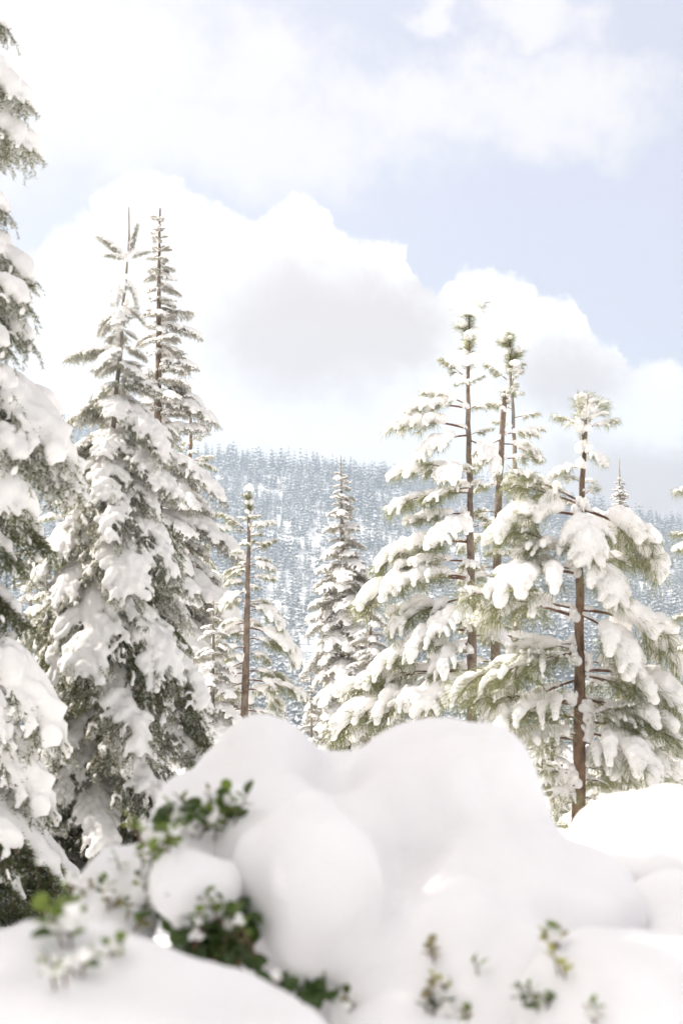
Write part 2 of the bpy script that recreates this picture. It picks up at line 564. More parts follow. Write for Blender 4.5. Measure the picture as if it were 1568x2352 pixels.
def needles(twigs, rg, step, ln, wd, per=2, lean=0.75, sag=0.0):
    """thin blades set all round the twigs"""
    P, T = [], []
    for pts, t0 in twigs:
        seg = np.diff(pts, axis=0)
        sl = np.linalg.norm(seg, axis=1)
        tot = sl.sum()
        n = max(2, int(tot * (1 - t0) / step))
        s = (t0 + (1 - t0) * (np.arange(n) + rg.rand(n)) / n) * tot
        cum = np.concatenate([[0], np.cumsum(sl)])
        i = np.clip(np.searchsorted(cum, s) - 1, 0, len(seg) - 1)
        P.append(pts[i] + seg[i] * ((s - cum[i]) / (sl[i] + 1e-9))[:, None])
        T.append(seg[i] / (sl[i][:, None] + 1e-9))
    P = np.repeat(np.concatenate(P), per, 0); T = np.repeat(np.concatenate(T), per, 0)
    n = len(P)
    q = rg.randn(n, 3)
    q = norm(q - T * (q * T).sum(1)[:, None])
    dr = norm(T * (lean + 0.35 * rg.randn(n, 1)) + q)
    L = ln * rg.uniform(0.7, 1.15, (n, 1))
    side = norm(np.cross(dr, rg.randn(n, 3))) * wd * 0.5
    if sag > 0:
        mid = P + dr * L * 0.55
        tip = P + dr * L - UP * sag * L * rg.uniform(0.4, 1.4, (n, 1))
        V = np.stack([P - side * 0.7, P + side * 0.7, mid + side, mid - side, tip], 1).reshape(-1, 3)
        b = np.arange(n)[:, None] * 5
        F = np.concatenate([b + [[0, 1, 2]], b + [[0, 2, 3]], b + [[3, 2, 4]]])
    else:
        V = np.stack([P - side, P + side, P + dr * L], 1).reshape(-1, 3)
        F = np.arange(n * 3).reshape(-1, 3)
    return V, F

def lump(c, T, r, fl=0.75, st=1.3):
    """flattened ellipsoid lying along direction T"""
    T = norm(T)
    N = norm(UP - T * T[2] + np.array([1e-4, 0, 0]))
    B = np.cross(N, T)
    return (c + N * r * 0.45, np.stack([T * r * st, B * r, N * r * fl]))

def frond(seed, a0, a1, load, needle_mat, bark, dense=1.0, wide=1.0):
    """a flat spray of fir or spruce: axis, side twigs, needles and the snow that lies on it"""
    rg = np.random.RandomState(seed)
    ax = arc(a0, a1, 20)
    wood = [(ax, np.linspace(0.013, 0.003, len(ax)), 5)]
    tw = [(ax, 0.12)]
    blobs = []
    nl = int(15 * dense)
    ph = rg.rand(3) * 6
    for i in range(nl):
        for sd in (-1, 1):
            t = 0.10 + 0.86 * (i + 0.5 + rg.uniform(-0.3, 0.3)) / nl
            p, T = along(ax, t)
            L = wide * (0.46 * min(1.0, (t / 0.22)) ** 0.5 * (1 - t) ** 0.75 + 0.055) * rg.uniform(0.75, 1.2)
            phi = R(rg.uniform(46, 64))
            dr = norm(T * math.cos(phi) + np.array([0, sd, 0]) * math.sin(phi) + UP * 0.06)
            ln = sag_line(p, dr, L, rg.uniform(0.25, 0.55), 7)
            wood.append((ln, np.linspace(0.005, 0.0015, len(ln)), 3))
            tw.append((ln, 0.0))
            cov = 0.5 + 0.5 * math.sin(t * 7 + ph[0] + sd) * math.sin(t * 13 + ph[1]) + rg.uniform(-0.3, 0.3)
            nsub = max(1, int(L / 0.045))
            for k in range(nsub):
                ts = 0.15 + 0.8 * (k + rg.rand()) / nsub
                q, U = along(ln, ts)
                for s2 in ((-1, 1) if rg.rand() < 0.75 else (rg.choice([-1, 1]),)):
                    side = norm(np.cross(UP, U)) * s2
                    l2 = (0.13 * (1 - ts) + 0.035) * rg.uniform(0.7, 1.2)
                    d2 = norm(U * 0.75 + side * 0.75 - UP * rg.uniform(0.05, 0.8))
                    st = sag_line(q, d2, l2, 0.5, 4)
                    tw.append((st, 0.0))
                    if rg.rand() < 0.42 * load + 0.1:
                        for w in (0.3, 0.6):
                            e, D = along(st, w)
                            blobs.append(lump(e, D, rg.uniform(0.010, 0.019), 0.8, 1.5))
            # snow on the side twig
            if cov > 0.45 - 0.4 * load:
                reach = rg.uniform(0.45, 0.92) * min(1.0, 0.55 + load * 0.5)
                s = 0.0
                r0 = (0.025 + 0.017 * load) * rg.uniform(0.75, 1.35)
                while s < reach:
                    q, U = along(ln, s)
                    blobs.append(lump(q + rg.randn(3) * 0.006, U, r0 * (1.15 - 0.5 * s) * rg.uniform(0.7, 1.3), 0.85, 1.2))
                    s += 0.022 / max(L, 0.05)
    # hanging twigs below the axis
    for i in range(int(10 * dense)):
        p, T = along(ax, rg.uniform(0.1, 0.95))
        dr = norm(T * 0.5 + np.array([0, rg.uniform(-0.7, 0.7), 0]) - UP * 0.9)
        tw.append((sag_line(p, dr, rg.uniform(0.06, 0.15), 0.2, 4), 0.0))
    s = 0.08
    while s < 0.985:
        p, T = along(ax, s)
        thick = (0.026 + 0.046 * load * math.sin(math.pi * min(1, s * 0.9 + 0.12)) ** 0.7) * (0.85 + 0.35 * math.sin(s * 11 + ph[2]))
        blobs.append(lump(p, T, max(0.02, thick), 0.95, 1.2))
        s += 0.024
    V, F = needles(tw, rg, 0.0065, 0.027, 0.0052, 2)
    fo = mesh('foliage', V, F, [needle_mat])
    wv, wf = tubes(wood)
    wo = mesh('bough', wv, wf, [bark], None, True)
    sn = fuse('snow_load', blobs, 0.0117, 2, SNOW, 0.022, CLOUD)
    end = ax[-1]
    return dict(wood=wo, foliage=fo, snow=sn, ang=math.degrees(math.atan2(end[2], end[0])), len=float(np.linalg.norm(end)))

def plume(seed, a0, a1, load, bark=None, needle_mat=None, nl=0.140, step=0.0075):
    """a pine bough: bare brown axis, side shoots with brushes of long needles, pillows of snow on the brushes"""
    rg = np.random.RandomState(seed)
    ax = arc(a0, a1, 20, ease=1.4)
    wood = [(ax, np.linspace(0.016, 0.005, len(ax)), 6)]
    brush, blobs = [], []
    n = rg.randint(8, 11)
    for i in range(n):
        sd = -1 if i % 2 else 1
        t = 0.22 + 0.72 * (i + rg.rand() * 0.8) / n
        p, T = along(ax, t)
        L = (0.36 * (1 - t) + 0.13) * rg.uniform(0.75, 1.2)
        phi = R(rg.uniform(35, 62))
        dr = norm(T * math.cos(phi) + np.array([0, sd, 0]) * math.sin(phi) + UP * rg.uniform(-0.05, 0.25))
        ln = sag_line(p, dr, L, rg.uniform(0.1, 0.5), 8)
        wood.append((ln, np.linspace(0.007, 0.003, len(ln)), 4))
        brush.append((ln, 0.45))
        if rg.rand() < 0.5 and L > 0.2:
            q, U = along(ln, 0.5)
            side = norm(np.cross(UP, U)) * rg.choice([-1, 1])
            l2 = sag_line(q, norm(U + side * 0.7), L * 0.45, 0.4, 5)
            wood.append((l2, np.linspace(0.004, 0.002, 5), 3)); brush.append((l2, 0.3))
        if rg.rand() < 0.48 + 0.45 * load:
            r0 = (0.027 + 0.032 * load) * rg.uniform(0.6, 1.4)
            s = 0.25
            while s < 1.12:
                if s <= 1:
                    q, U = along(ln, s)
                else:
                    q, U = along(ln, 1.0); q = q + U * (s - 1) * L - UP * 0.03
                blobs.append(lump(q + UP * 0.012, U, r0 * (0.55 + 0.6 * math.sin(math.pi * min(1, 0.15 + 0.75 * s))) * rg.uniform(0.85, 1.15), 0.95, 1.3))
                s += 0.035 / L
    brush.append((ax[13:], 0.0))
    # snow along the axis, thin near the trunk and thick over the needle brushes
    ph = rg.rand() * 6
    s = 0.04
    while s < 1.05:
        p, T = along(ax, min(s, 1.0))
        if s > 1: p = p + T * (s - 1)
        w = 0.020 + 0.012 * math.sin(s * 19 + ph)
        if s > 0.30:
            w += (0.074 * load) * math.sin(math.pi * min(1.0, (s - 0.30) / 0.80 + 0.1)) * (0.85 + 0.25 * math.sin(s * 9 + ph))
        if s > 0.3 or rg.rand() < 0.75:
            blobs.append(lump(p + UP * 0.008, T, max(0.016, w), 0.95, 1.2))
        s += 0.022
    V, F = needles(brush, rg, step, nl, 0.0044, 3, 0.95, 0.28)
    fo = mesh('foliage', V, F, [needle_mat or PINE])
    wv, wf = tubes(wood)
    wo = mesh('bough', wv, wf, [bark or TWIG], None, True)
    sn = fuse('snow_load', blobs, 0.0125, 3, SNOW, 0.028, CLOUD)
    end = ax[-1]
    return dict(wood=wo, foliage=fo, snow=sn, ang=math.degrees(math.atan2(end[2], end[0])), len=float(np.linalg.norm(end)))

def spire(seed, pine, needle_mat, load, nl=0.15):
    """upright top shoot, one unit tall"""
    rg = np.random.RandomState(seed)
    ax = np.stack([np.sin(np.linspace(0, 2, 10)) * 0.02, np.zeros(10), np.linspace(0, 1, 10)], 1)
    wood = [(ax, np.linspace(0.02, 0.006, 10), 6)]
    br, blobs = [(ax, 0.05)], []
    if pine:
        for k in range(6):
            a = k * 1.05 + rg.rand()
            p, T = along(ax, rg.choice([0.35, 0.62, 0.9]))
            ln = sag_line(p, norm(np.array([math.cos(a), math.sin(a), 0.9])), rg.uniform(0.12, 0.24), -0.2, 6)
            wood.append((ln, np.linspace(0.009, 0.004, 6), 4)); br.append((ln, 0.2))
            blobs.append(lump(ln[-1], ln[-1] - ln[-3], 0.06 * load * rg.uniform(0.7, 1.3), 1, 1.2))
        for (x, z, r) in ((0.0, 1.03, 0.11), (0.07, 0.98, 0.085), (-0.06, 1.02, 0.08), (0.09, 0.62, 0.085), (0.06, 0.55, 0.06), (-0.05, 0.30, 0.07), (0.08, 0.26, 0.07), (0.02, 0.2, 0.07)):
            for q in range(3):
                blobs.append((np.array([x, rg.uniform(-0.05, 0.03), z]) + rg.randn(3) * 0.018, np.eye(3) * r * load * rg.uniform(0.8, 1.1)))
        V, F = needles(br, rg, 0.0036 if nl < 0.2 else 0.008, nl, 0.0044, 3, 0.9, 0.12)
    else:
        for k in range(9):
            a = k * 2.4 + rg.rand()
            p, T = along(ax, 0.25 + 0.06 * k)
            ln = sag_line(p, norm(np.array([math.cos(a), math.sin(a), 0.35])), 0.16 * (1.1 - 0.08 * k), 0.2, 6)
            wood.append((ln, np.linspace(0.006, 0.003, 6), 4)); br.append((ln, 0.0))
            for s in (0.2, 0.45, 0.7, 0.95):
                q, U = along(ln, s)
                blobs.append(lump(q, U, 0.034 * load * rg.uniform(0.7, 1.3), 0.9, 1.2))
        V, F = needles(br, rg, 0.008, 0.022, 0.005, 2)
    fo = mesh('foliage', V, F, [needle_mat])
    wv, wf = tubes(wood)
    return dict(wood=mesh('top_shoot', wv, wf, [TWIG], None, True), foliage=fo, snow=fuse('snow_load', blobs, 0.012, 3, SNOW, 0.02, CLOUD), ang=90.0, len=1.0)

FIR_T, SPR_T, PINE_T = [], [], []
for i, (a0, a1, ld) in enumerate([(22, 5, 0.7), (15, -20, 0.9), (5, -35, 0.8), (0, -50, 1.0), (-8, -62, 1.15), (-15, -75, 1.1), (-30, -80, 0.9), (-5, -40, 0.45), (-20, -70, 0.5)]):
    FIR_T.append(frond(100 + i, a0, a1, ld, FIR, TWIG))
    if i in (0, 1, 4):
        FIR_T.append(frond(140 + i, a0 - 4, a1 - 6, ld, FIR, TWIG))
for i, (a0, a1, ld) in enumerate([(18, 5, 0.55), (8, -15, 0.8), (0, -32, 0.85), (-8, -52, 1.0), (-15, -65, 0.9)]):
    SPR_T.append(frond(200 + i, a0, a1, ld, SPRUCE, TWIG, 0.85, 0.85))
for i, (a0, a1, ld) in enumerate([(30, 12, 0.45), (22, -8, 0.8), (15, -25, 1.0), (8, -45, 1.05), (0, -62, 1.2), (-10, -78, 1.2), (12, 2, 0.25), (-4, -30, 0.35), (5, -20, 0.7)]):
    PINE_T.append(plume(300 + i, a0, a1, ld))
    if i in (1, 2, 4):
        PINE_T.append(plume(340 + i, a0 + 3, a1 - 5, ld * 0.9))
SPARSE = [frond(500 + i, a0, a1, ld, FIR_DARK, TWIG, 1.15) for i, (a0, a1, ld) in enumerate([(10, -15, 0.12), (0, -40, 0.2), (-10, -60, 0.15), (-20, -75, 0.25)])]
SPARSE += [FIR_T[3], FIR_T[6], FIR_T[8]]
NEAR_T = []
for i, (a0, a1, ld) in enumerate([(32, 16, 0.3), (22, -8, 0.8), (15, -25, 1.0), (8, -45, 1.15), (0, -62, 1.3), (-10, -78, 1.35), (12, 2, 0.25), (-4, -30, 0.4), (5, -20, 0.8)]):
    NEAR_T.append(plume(360 + i, a0, a1, ld, None, None, 0.22, 0.0105))
PINE_TOP = [spire(400, True, PINE, 1.25), spire(401, True, PINE, 1.0), spire(402, True, PINE, 1.35, 0.25)]
FIR_TOP = [spire(410, False, SPRUCE, 0.9)]

# ------------------------------------------------------------------ trees
CLUMPS = []
for k in range(3):
    rq = np.random.RandomState(600 + k)
    CLUMPS.append(fuse('snow_clump', [(np.array([rq.uniform(-0.03, 0.06), rq.uniform(-0.03, 0.03), 0.02 + rq.uniform(-0.02, 0.06)]), np.diag(rq.uniform(0.018, 0.042, 3))) for _ in range(9)], 0.009, 2, SNOW, 0.01, CLOUD))

class Tree:
    def __init__(self, name, label, trunk, depth, r_base, r_top, templates, bark, group=None, lean=0.0, cat='tree', seed=0):
        self.depth, self.T = depth, templates
        self.rg = np.random.RandomState(seed + 900)
        pts = [at(px, py, depth + lean * (py - trunk[0][1]) / 1000.0) for px, py in trunk]
        base = pts[-1].copy()
        dirn = (pts[-1] - pts[-2]).normalized()
        gz = ground(base.x, base.y)
        if base.z > gz:
            k = (base.z - gz + 0.15) / max(0.3, -dirn.z)
            base = base + dirn * k
            pts.append(base)
        self.root = bpy.data.objects.new(name, None)
        COL.objects.link(self.root)
        self.root.location = Vector((base.x, base.y, gz))
        self.org = self.root.location.copy()
        tag(self.root, label, cat, group)
        P = np.array([tuple(p - self.org) for p in pts])
        # resample
        dd = np.concatenate([[0], np.cumsum(np.linalg.norm(np.diff(P, axis=0), axis=1))])
        n = max(12, int(dd[-1] / 0.18))
        s = np.linspace(0, dd[-1], n)
        Q = np.stack([np.interp(s, dd, P[:, i]) for i in range(3)], 1)
        w = self.rg.randn(n, 3) * 0.004
        w[:, 2] = 0
        Q = Q + w
        rad = r_top + (r_base - r_top) * (s / dd[-1]) ** 0.9
        rad *= 1 + 0.06 * self.rg.randn(n)
        v, f = tube(Q[::-1], rad[::-1], 10)
        obj('trunk', mesh('trunk', v, f, [bark], None, True), self.root)
        self.Q = Q
        self.rad = rad
    def point(self, z):
        """point of the trunk's axis at world height z"""
        zz = self.Q[::-1, 2] + self.org.z
        return Vector([float(np.interp(z, zz, self.Q[::-1, i])) for i in range(3)]) + self.org
    def place(self, t, base, tip, width=1.0, roll=0.0):
        v = tip - base
        L = v.length
        yaw = math.atan2(v.y, v.x)
        hor = math.hypot(v.x, v.y)
        el = math.degrees(math.atan2(v.z, hor))
        dp = R(el - t['ang'])
        s = L / t['len']
        b = obj('bough', t['wood'], self.root)
        sy = 0.85 * s ** 0.7 * (width if width < 1 else width ** 0.5) * self.rg.choice([-1, 1])
        M = Matrix.Translation(base - self.org) @ Matrix.Rotation(yaw, 4, 'Z') @ Matrix.Rotation(-dp, 4, 'Y') @ Matrix.Rotation(roll, 4, 'X') @ Matrix.Diagonal((s, sy, s, 1))
        b.matrix_local = M
        obj('foliage', t['foliage'], b)
        obj('snow_load', t['snow'], b)
        return b
    def pick(self, el, pool=None):
        T = pool or self.T
        order = sorted(T, key=lambda t: abs(t['ang'] - el) + self.rg.rand() * 9)
        return order[0]
    def bough(self, base_py, tip_px, tip_py, dd=0.0, width=1.0, idx=None, el_bias=0.0):
        """a bough from the trunk at height BASE_PY to a tip seen at (TIP_PX, TIP_PY), dd metres nearer (-) or farther"""
        z = at(CX, base_py, self.depth).z
        b = self.point(z)
        tip = at(tip_px, tip_py, b.y + dd)
        v = tip - b
        el = math.degrees(math.atan2(v.z, math.hypot(v.x, v.y)))
        t = self.T[idx] if idx is not None else self.pick(el + el_bias)
        if self.rg.rand() < 0.55:
            c = obj('snow_clump', CLUMPS[self.rg.randint(3)], self.root)
            rr = float(np.interp(z, self.Q[::-1, 2] + self.org.z, self.rad[::-1]))
            h = Vector((v.x, v.y, 0)).normalized()
            q = (0.5 + 9.0 * rr) * self.rg.uniform(0.7, 1.2)
            c.matrix_local = Matrix.Translation(b + h * rr * 1.1 - self.org) @ Matrix.Rotation(math.atan2(h.y, h.x), 4, 'Z') @ Matrix.Diagonal((q, q, q * 1.2, 1))
        return self.place(t, b, tip, width)
    def whorls(self, py0, py1, step, per, env, droop, width=1.0, front=1.0, rand=0.25, pool=None, skip=None, jit=9, roll=0.2):
        """boughs all round the trunk; env: (py, reach to one side px, reach to the other px)"""
        E = np.array(env, float)
        py, k = py0, 0
        a0 = self.rg.rand() * 6.28
        while py < py1:
            f = (py - py0) / max(1.0, py1 - py0)
            n = int(per[0] + (per[1] - per[0]) * f + self.rg.rand())
            a0 += 1.1 + self.rg.rand()
            for j in range(n):
                a = a0 + j * 6.283 / n + self.rg.uniform(-0.3, 0.3)
                ca, sa = math.cos(a), math.sin(a)
                l, r = np.interp(py, E[:, 0], E[:, 1]), np.interp(py, E[:, 0], E[:, 2])
                side = r if ca > 0 else l
                reach = (side * abs(ca) + (l + r) * 0.5 * abs(sa) * front) / (abs(ca) + abs(sa))
                L = reach * mpp(self.depth) * self.rg.uniform(1 - rand, 1 + rand * 0.4)
                if L < 0.05: continue
                el = droop(f) + self.rg.uniform(-jit, jit)
                pz = at(CX, py + self.rg.uniform(-0.4, 0.4) * step, self.depth).z
                b = self.point(pz)
                tip = b + Vector((ca * L, sa * L, L * math.tan(R(el))))
                if tip.z < ground(tip.x, tip.y) + 0.05: tip.z = ground(tip.x, tip.y) + 0.05
                if skip and skip(ca, sa, py): continue
                self.place(self.pick(el, pool), b, tip, width * self.rg.uniform(0.75, 1.25), self.rg.uniform(-roll, roll))
            py += step * (0.75 + 0.5 * self.rg.rand()) * (0.75 + 0.5 * f)
            k += 1
    def top(self, t, py_low, py_top, wide=1.0, turn=0.0):
        z0, z1 = at(CX, py_low, self.depth).z, at(CX, py_top, self.depth).z
        b = self.point(z0)
        o = obj('top_shoot', t['wood'], self.root)
        s = z1 - z0
        o.matrix_local = Matrix.Translation(b - self.org) @ Matrix.Rotation(turn, 4, 'Z') @ Matrix.Diagonal((s * wide, s * wide, s, 1))
        obj('foliage', t['foliage'], o)
        obj('snow_load', t['snow'], o)

# --- tall young fir with the bare leader
t = Tree('fir_tree', 'tall young fir with bare forked leader and long drooping snow-loaded boughs', [(297, 475), (294, 600), (287, 690), (272, 860), (262, 1000), (250, 1120), (240, 1350), (232, 1600), (215, 1850), (205, 2000)], 9.5, 0.040, 0.004, FIR_T, BARK_FIR, lean=0.2, seed=1)
SL = [x for x in FIR_T if x['ang'] > -25]
for (by, tx, ty, dd, wd) in [(590, 226, 540, 0.05, 0.55), (592, 238, 585, -0.1, 0.25), (588, 345, 575, 0.1, 0.25), (588, 313, 512, 0.02, 0.3), (640, 262, 700, -0.1, 0.6), (640, 316, 705, 0.0, 0.6), (700, 268, 760, -0.12, 0.8), (700, 335, 745, 0, 0.7), (715, 228, 770, 0.1, 0.7)]:
    t.bough(by, tx, ty, dd, wd)
t.whorls(735, 1130, 52, (3.0, 4.2), [(735, 45, 45), (850, 85, 85), (950, 110, 120), (1130, 125, 150)], lambda f: -22 - 22 * f, 1.25)
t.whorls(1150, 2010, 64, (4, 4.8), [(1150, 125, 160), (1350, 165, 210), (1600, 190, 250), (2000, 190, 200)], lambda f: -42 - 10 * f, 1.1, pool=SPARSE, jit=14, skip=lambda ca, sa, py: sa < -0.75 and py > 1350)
for (by, tx, ty, dd, wd) in [(800, 150, 825, 0.0, 0.7), (920, 150, 975, 0.05, 0.8), (860, 365, 900, -0.1, 1.2), (930, 385, 1060, -0.25, 0.9), (1000, 130, 1080, -0.05, 0.9), (1045, 410, 1140, -0.1, 1.0),
                             (1090, 250, 1250, -0.55, 1.1), (1140, 400, 1330, -0.3, 1.0), (1160, 80, 1340, -0.2, 1.1), (1200, 300, 1370, -0.6, 1.2), (1290, 195, 1560, -0.6, 1.15), (1310, 455, 1360, -0.1, 1.0), (1290, 100, 1430, -0.2, 1.0), (1380, 50, 1480, 0.0, 1.1),
                             (1370, 400, 1560, -0.35, 1.2), (1470, 320, 1740, -0.65, 1.3), (1430, 470, 1620, -0.1, 1.1), (1560, 480, 1700, 0.1, 1.0), (1620, 370, 1900, -0.5, 1.2), (1800, 235, 1960, -0.6, 0.9), (1690, 140, 1850, -0.3, 0.8)]:
    t.bough(by, tx, ty, dd, wd)

# --- fir at the edge of the view, trunk just outside it
t = Tree('fir_tree', 'large dark fir whose snow-heaped bough tips reach in beside the tall young fir', [(-330, -700), (-332, 400), (-335, 1000), (-340, 1500), (-345, 2100)], 8.2, 0.085, 0.012, FIR_T, BARK_FIR, seed=2)
for (tx, ty, dd, wd) in [(22, 70, 0, 0.8), (62, 240, -0.1, 0.85), (38, 190, 0.2, 0.7), (78, 350, -0.05, 0.9), (30, 365, 0.25, 0.7), (20, 490, -0.1, 0.8), (72, 640, 0.0, 1.0), (66, 700, -0.25, 0.9), (30, 740, 0.2, 0.9), (75, 785, 0.0, 0.95), (20, 800, -0.3, 0.8),
                         (40, 900, -0.3, 0.9), (140, 960, 0.0, 1.2), (150, 1050, -0.15, 1.2), (60, 1060, -0.4, 1.1), (130, 1110, 0.15, 0.9), (176, 1120, 0.2, 0.9), (60, 1180, -0.4, 0.9), (30, 1200, 0.1, 1.0), (110, 1265, 0.1, 0.7), (40, 1300, -0.2, 1.0), (60, 1440, -0.1, 1.0), (30, 1500, 0.2, 1.0),
                         (130, 1690, -0.25, 0.45), (20, 1690, -0.3, 0.4), (105, 1850, -0.25, 0.45), (120, 1640, 0.2, 0.8), (150, 2050, -0.3, 1.0), (60, 2080, -0.5, 1.0), (40, 1960, -0.5, 1.0), (190, 2080, 0.1, 1.0)]:
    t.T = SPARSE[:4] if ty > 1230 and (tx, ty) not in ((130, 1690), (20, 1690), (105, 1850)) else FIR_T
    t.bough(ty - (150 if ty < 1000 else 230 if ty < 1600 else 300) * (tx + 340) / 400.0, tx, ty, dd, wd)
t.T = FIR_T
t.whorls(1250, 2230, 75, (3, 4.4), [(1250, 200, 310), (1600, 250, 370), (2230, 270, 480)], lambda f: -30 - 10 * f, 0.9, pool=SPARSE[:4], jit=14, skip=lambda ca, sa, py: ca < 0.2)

# --- firs beside the camera that shade the snow heaps
t = Tree('fir_tree', 'tall fir just out of view beside the snow heaps, shading them', [(-1190, -2700), (-1190, -700), (-1190, 700), (-1190, 1900)], 4.0, 0.09, 0.01, FIR_T, BARK_FIR, seed=21)
t.whorls(-2600, 1500, 275, (3.6, 5.0), [(-2700, 80, 80), (-700, 500, 500), (700, 800, 800), (1500, 850, 850)], lambda f: -25 - 15 * f, 1.1)
t = Tree('fir_tree', 'shorter fir just out of view beside the low snow bank', [(-2000, -3500), (-2000, -700), (-2000, 700), (-2000, 2300)], 2.7, 0.08, 0.01, FIR_T, BARK_FIR, seed=22)
t.whorls(-3300, 1500, 360, (4, 5.5), [(-3500, 120, 120), (-700, 950, 950), (700, 1150, 1150), (1500, 1150, 1150)], lambda f: -25 - 15 * f, 1.1)

t = Tree('fir_tree', 'unseen fir added behind the camera to dim the snow heaps', [(784, -900), (784, 200), (784, 1400), (784, 2200)], 5.0, 0.09, 0.01, FIR_T, BARK_FIR, seed=23)  # unseen tree, added only to cut the skylight on the snow heaps
t.whorls(-850, 1900, 240, (4, 5), [(-900, 80, 80), (300, 620, 620), (1900, 900, 900)], lambda f: -25 - 15 * f, 1.1)
t.root.location = (0.9, -2.3, ground(0.9, -2.3))

# --- tall spruce with cones behind the young fir
t = Tree('spruce_tree', 'tall slender spruce with short tiered boughs behind the young fir', [(367, 478), (366, 600), (365, 700), (364, 860), (362, 1000), (362, 1300), (362, 1700)], 19.0, 0.125, 0.008, SPR_T, BARK_PINE, seed=3)
t.top(FIR_TOP[0], 560, 478, 1.1)
t.whorls(500, 720, 24, (2.8, 4.6), [(500, 24, 24), (545, 26, 32), (640, 38, 50), (720, 44, 60)], lambda f: 10 - 18 * f, 1.2, rand=0.5, jit=22, roll=0.5)
t.whorls(722, 1040, 36, (3.8, 4.8), [(720, 50, 72), (800, 56, 90), (950, 60, 125), (1040, 70, 110)], lambda f: -8 - 14 * f, 1.15, rand=0.5, jit=20, roll=0.45)
t.whorls(1045, 1660, 44, (5, 5.5), [(1045, 80, 125), (1150, 100, 150), (1300, 120, 180), (1450, 130, 200), (1660, 140, 215)], lambda f: -24 - 16 * f, 1.15)
for (by, tx, ty, dd, wd) in [(745, 465, 775, 0, 1.0), (830, 455, 845, -0.2, 0.9), (880, 470, 940, 0, 1.0), (920, 500, 975, -0.2, 1.1), (1050, 515, 1155, -0.3, 1.3), (1180, 560, 1290, 0, 1.2), (1300, 560, 1460, -0.4, 1.3), (1440, 575, 1620, -0.5, 1.3), (1400, 470, 1560, -0.9, 1.2)]:
    t.bough(by, tx, ty, dd, wd)

# --- small pine behind, trunk showing beside the spruce
t = Tree('pine_tree', 'slim pine with orange trunk half hidden behind the tall spruce', [(438, 960), (438, 1100), (440, 1400), (440, 1700)], 30.0, 0.10, 0.03, PINE_T, BARK_RED, seed=4)
t.whorls(985, 1090, 40, (3, 4), [(985, 30, 30), (1090, 50, 60)], lambda f: 12, 1.0)
t.whorls(1090, 1500, 60, (4, 4), [(1090, 60, 70), (1500, 110, 110)], lambda f: -10, 1.0)
t.bough(1062, 497, 1078, 0, 1.0)

# --- young pine, centre
t = Tree('pine_tree', 'young pine with straight brown trunk and stubby snow-capped boughs near the valley gap', [(571, 1165), (571, 1250), (569, 1340), (567, 1450), (564, 1560), (560, 1700)], 17.0, 0.062, 0.016, PINE_T, BARK_PINE, seed=5)
t.top(PINE_TOP[1], 1200, 1122, 1.0, 0.6)
t.whorls(1195, 1290, 36, (3, 3.6), [(1195, 34, 40), (1290, 58, 66)], lambda f: 6, 1.15)
t.whorls(1300, 1680, 46, (3.4, 4.0), [(1300, 50, 60), (1400, 58, 75), (1500, 80, 100), (1600, 110, 130), (1680, 120, 140)], lambda f: -4 - 20 * f, 1.0, skip=lambda ca, sa, py: sa < -0.8)
for (by, tx, ty, dd, wd) in [(1215, 632, 1200, 0.0, 1.3), (1225, 505, 1180, -0.1, 1.2), (1270, 636, 1240, 0, 1.0), (1300, 630, 1310, -0.2, 1.2), (1390, 645, 1450, -0.1, 0.8), (1440, 680, 1530, 0.1, 0.8), (1560, 705, 1600, -0.1, 0.8), (1300, 512, 1320, 0, 0.9), (1360, 505, 1400, -0.1, 0.9), (1430, 492, 1480, 0.1, 0.9), (1520, 488, 1590, 0.0, 0.9), (1340, 520, 1345, 0.2, 0.8)]:
    t.bough(by, tx, ty, dd, wd)

# --- narrow fir in the valley gap
t = Tree('fir_tree', 'narrow spire-topped fir standing alone in the valley gap', [(782, 1045), (783, 1100), (785, 1200), (787, 1300), (790, 1450), (790, 1700)], 26.0, 0.13, 0.004, SPR_T, BARK_FIR, seed=6)
t.whorls(1092, 1190, 20, (3.6, 5), [(1092, 22, 24), (1130, 30, 30), (1190, 42, 44)], lambda f: -6, 1.9, rand=0.4, jit=18, roll=0.5)
t.whorls(1195, 1420, 28, (5, 6), [(1195, 46, 46), (1300, 62, 68), (1420, 82, 90)], lambda f: -14 - 14 * f, 1.9, rand=0.4, jit=16, roll=0.4)
t.whorls(1425, 1760, 38, (5.5, 6), [(1425, 84, 88), (1550, 96, 108), (1760, 115, 125)], lambda f: -32 - 10 * f, 1.7)

# --- pale small fir beside it
t = Tree('fir_tree', 'small pale thin fir crusted with snow beside the spire-topped fir', [(856, 1330), (850, 1450), (848, 1560), (845, 1720)], 22.0, 0.06, 0.004, SPR_T, BARK_FIR, seed=7)
t.whorls(1365, 1700, 26, (3.5, 4.6), [(1365, 20, 20), (1450, 42, 44), (1550, 62, 62), (1700, 90, 80)], lambda f: -8 - 22 * f, 1.25)

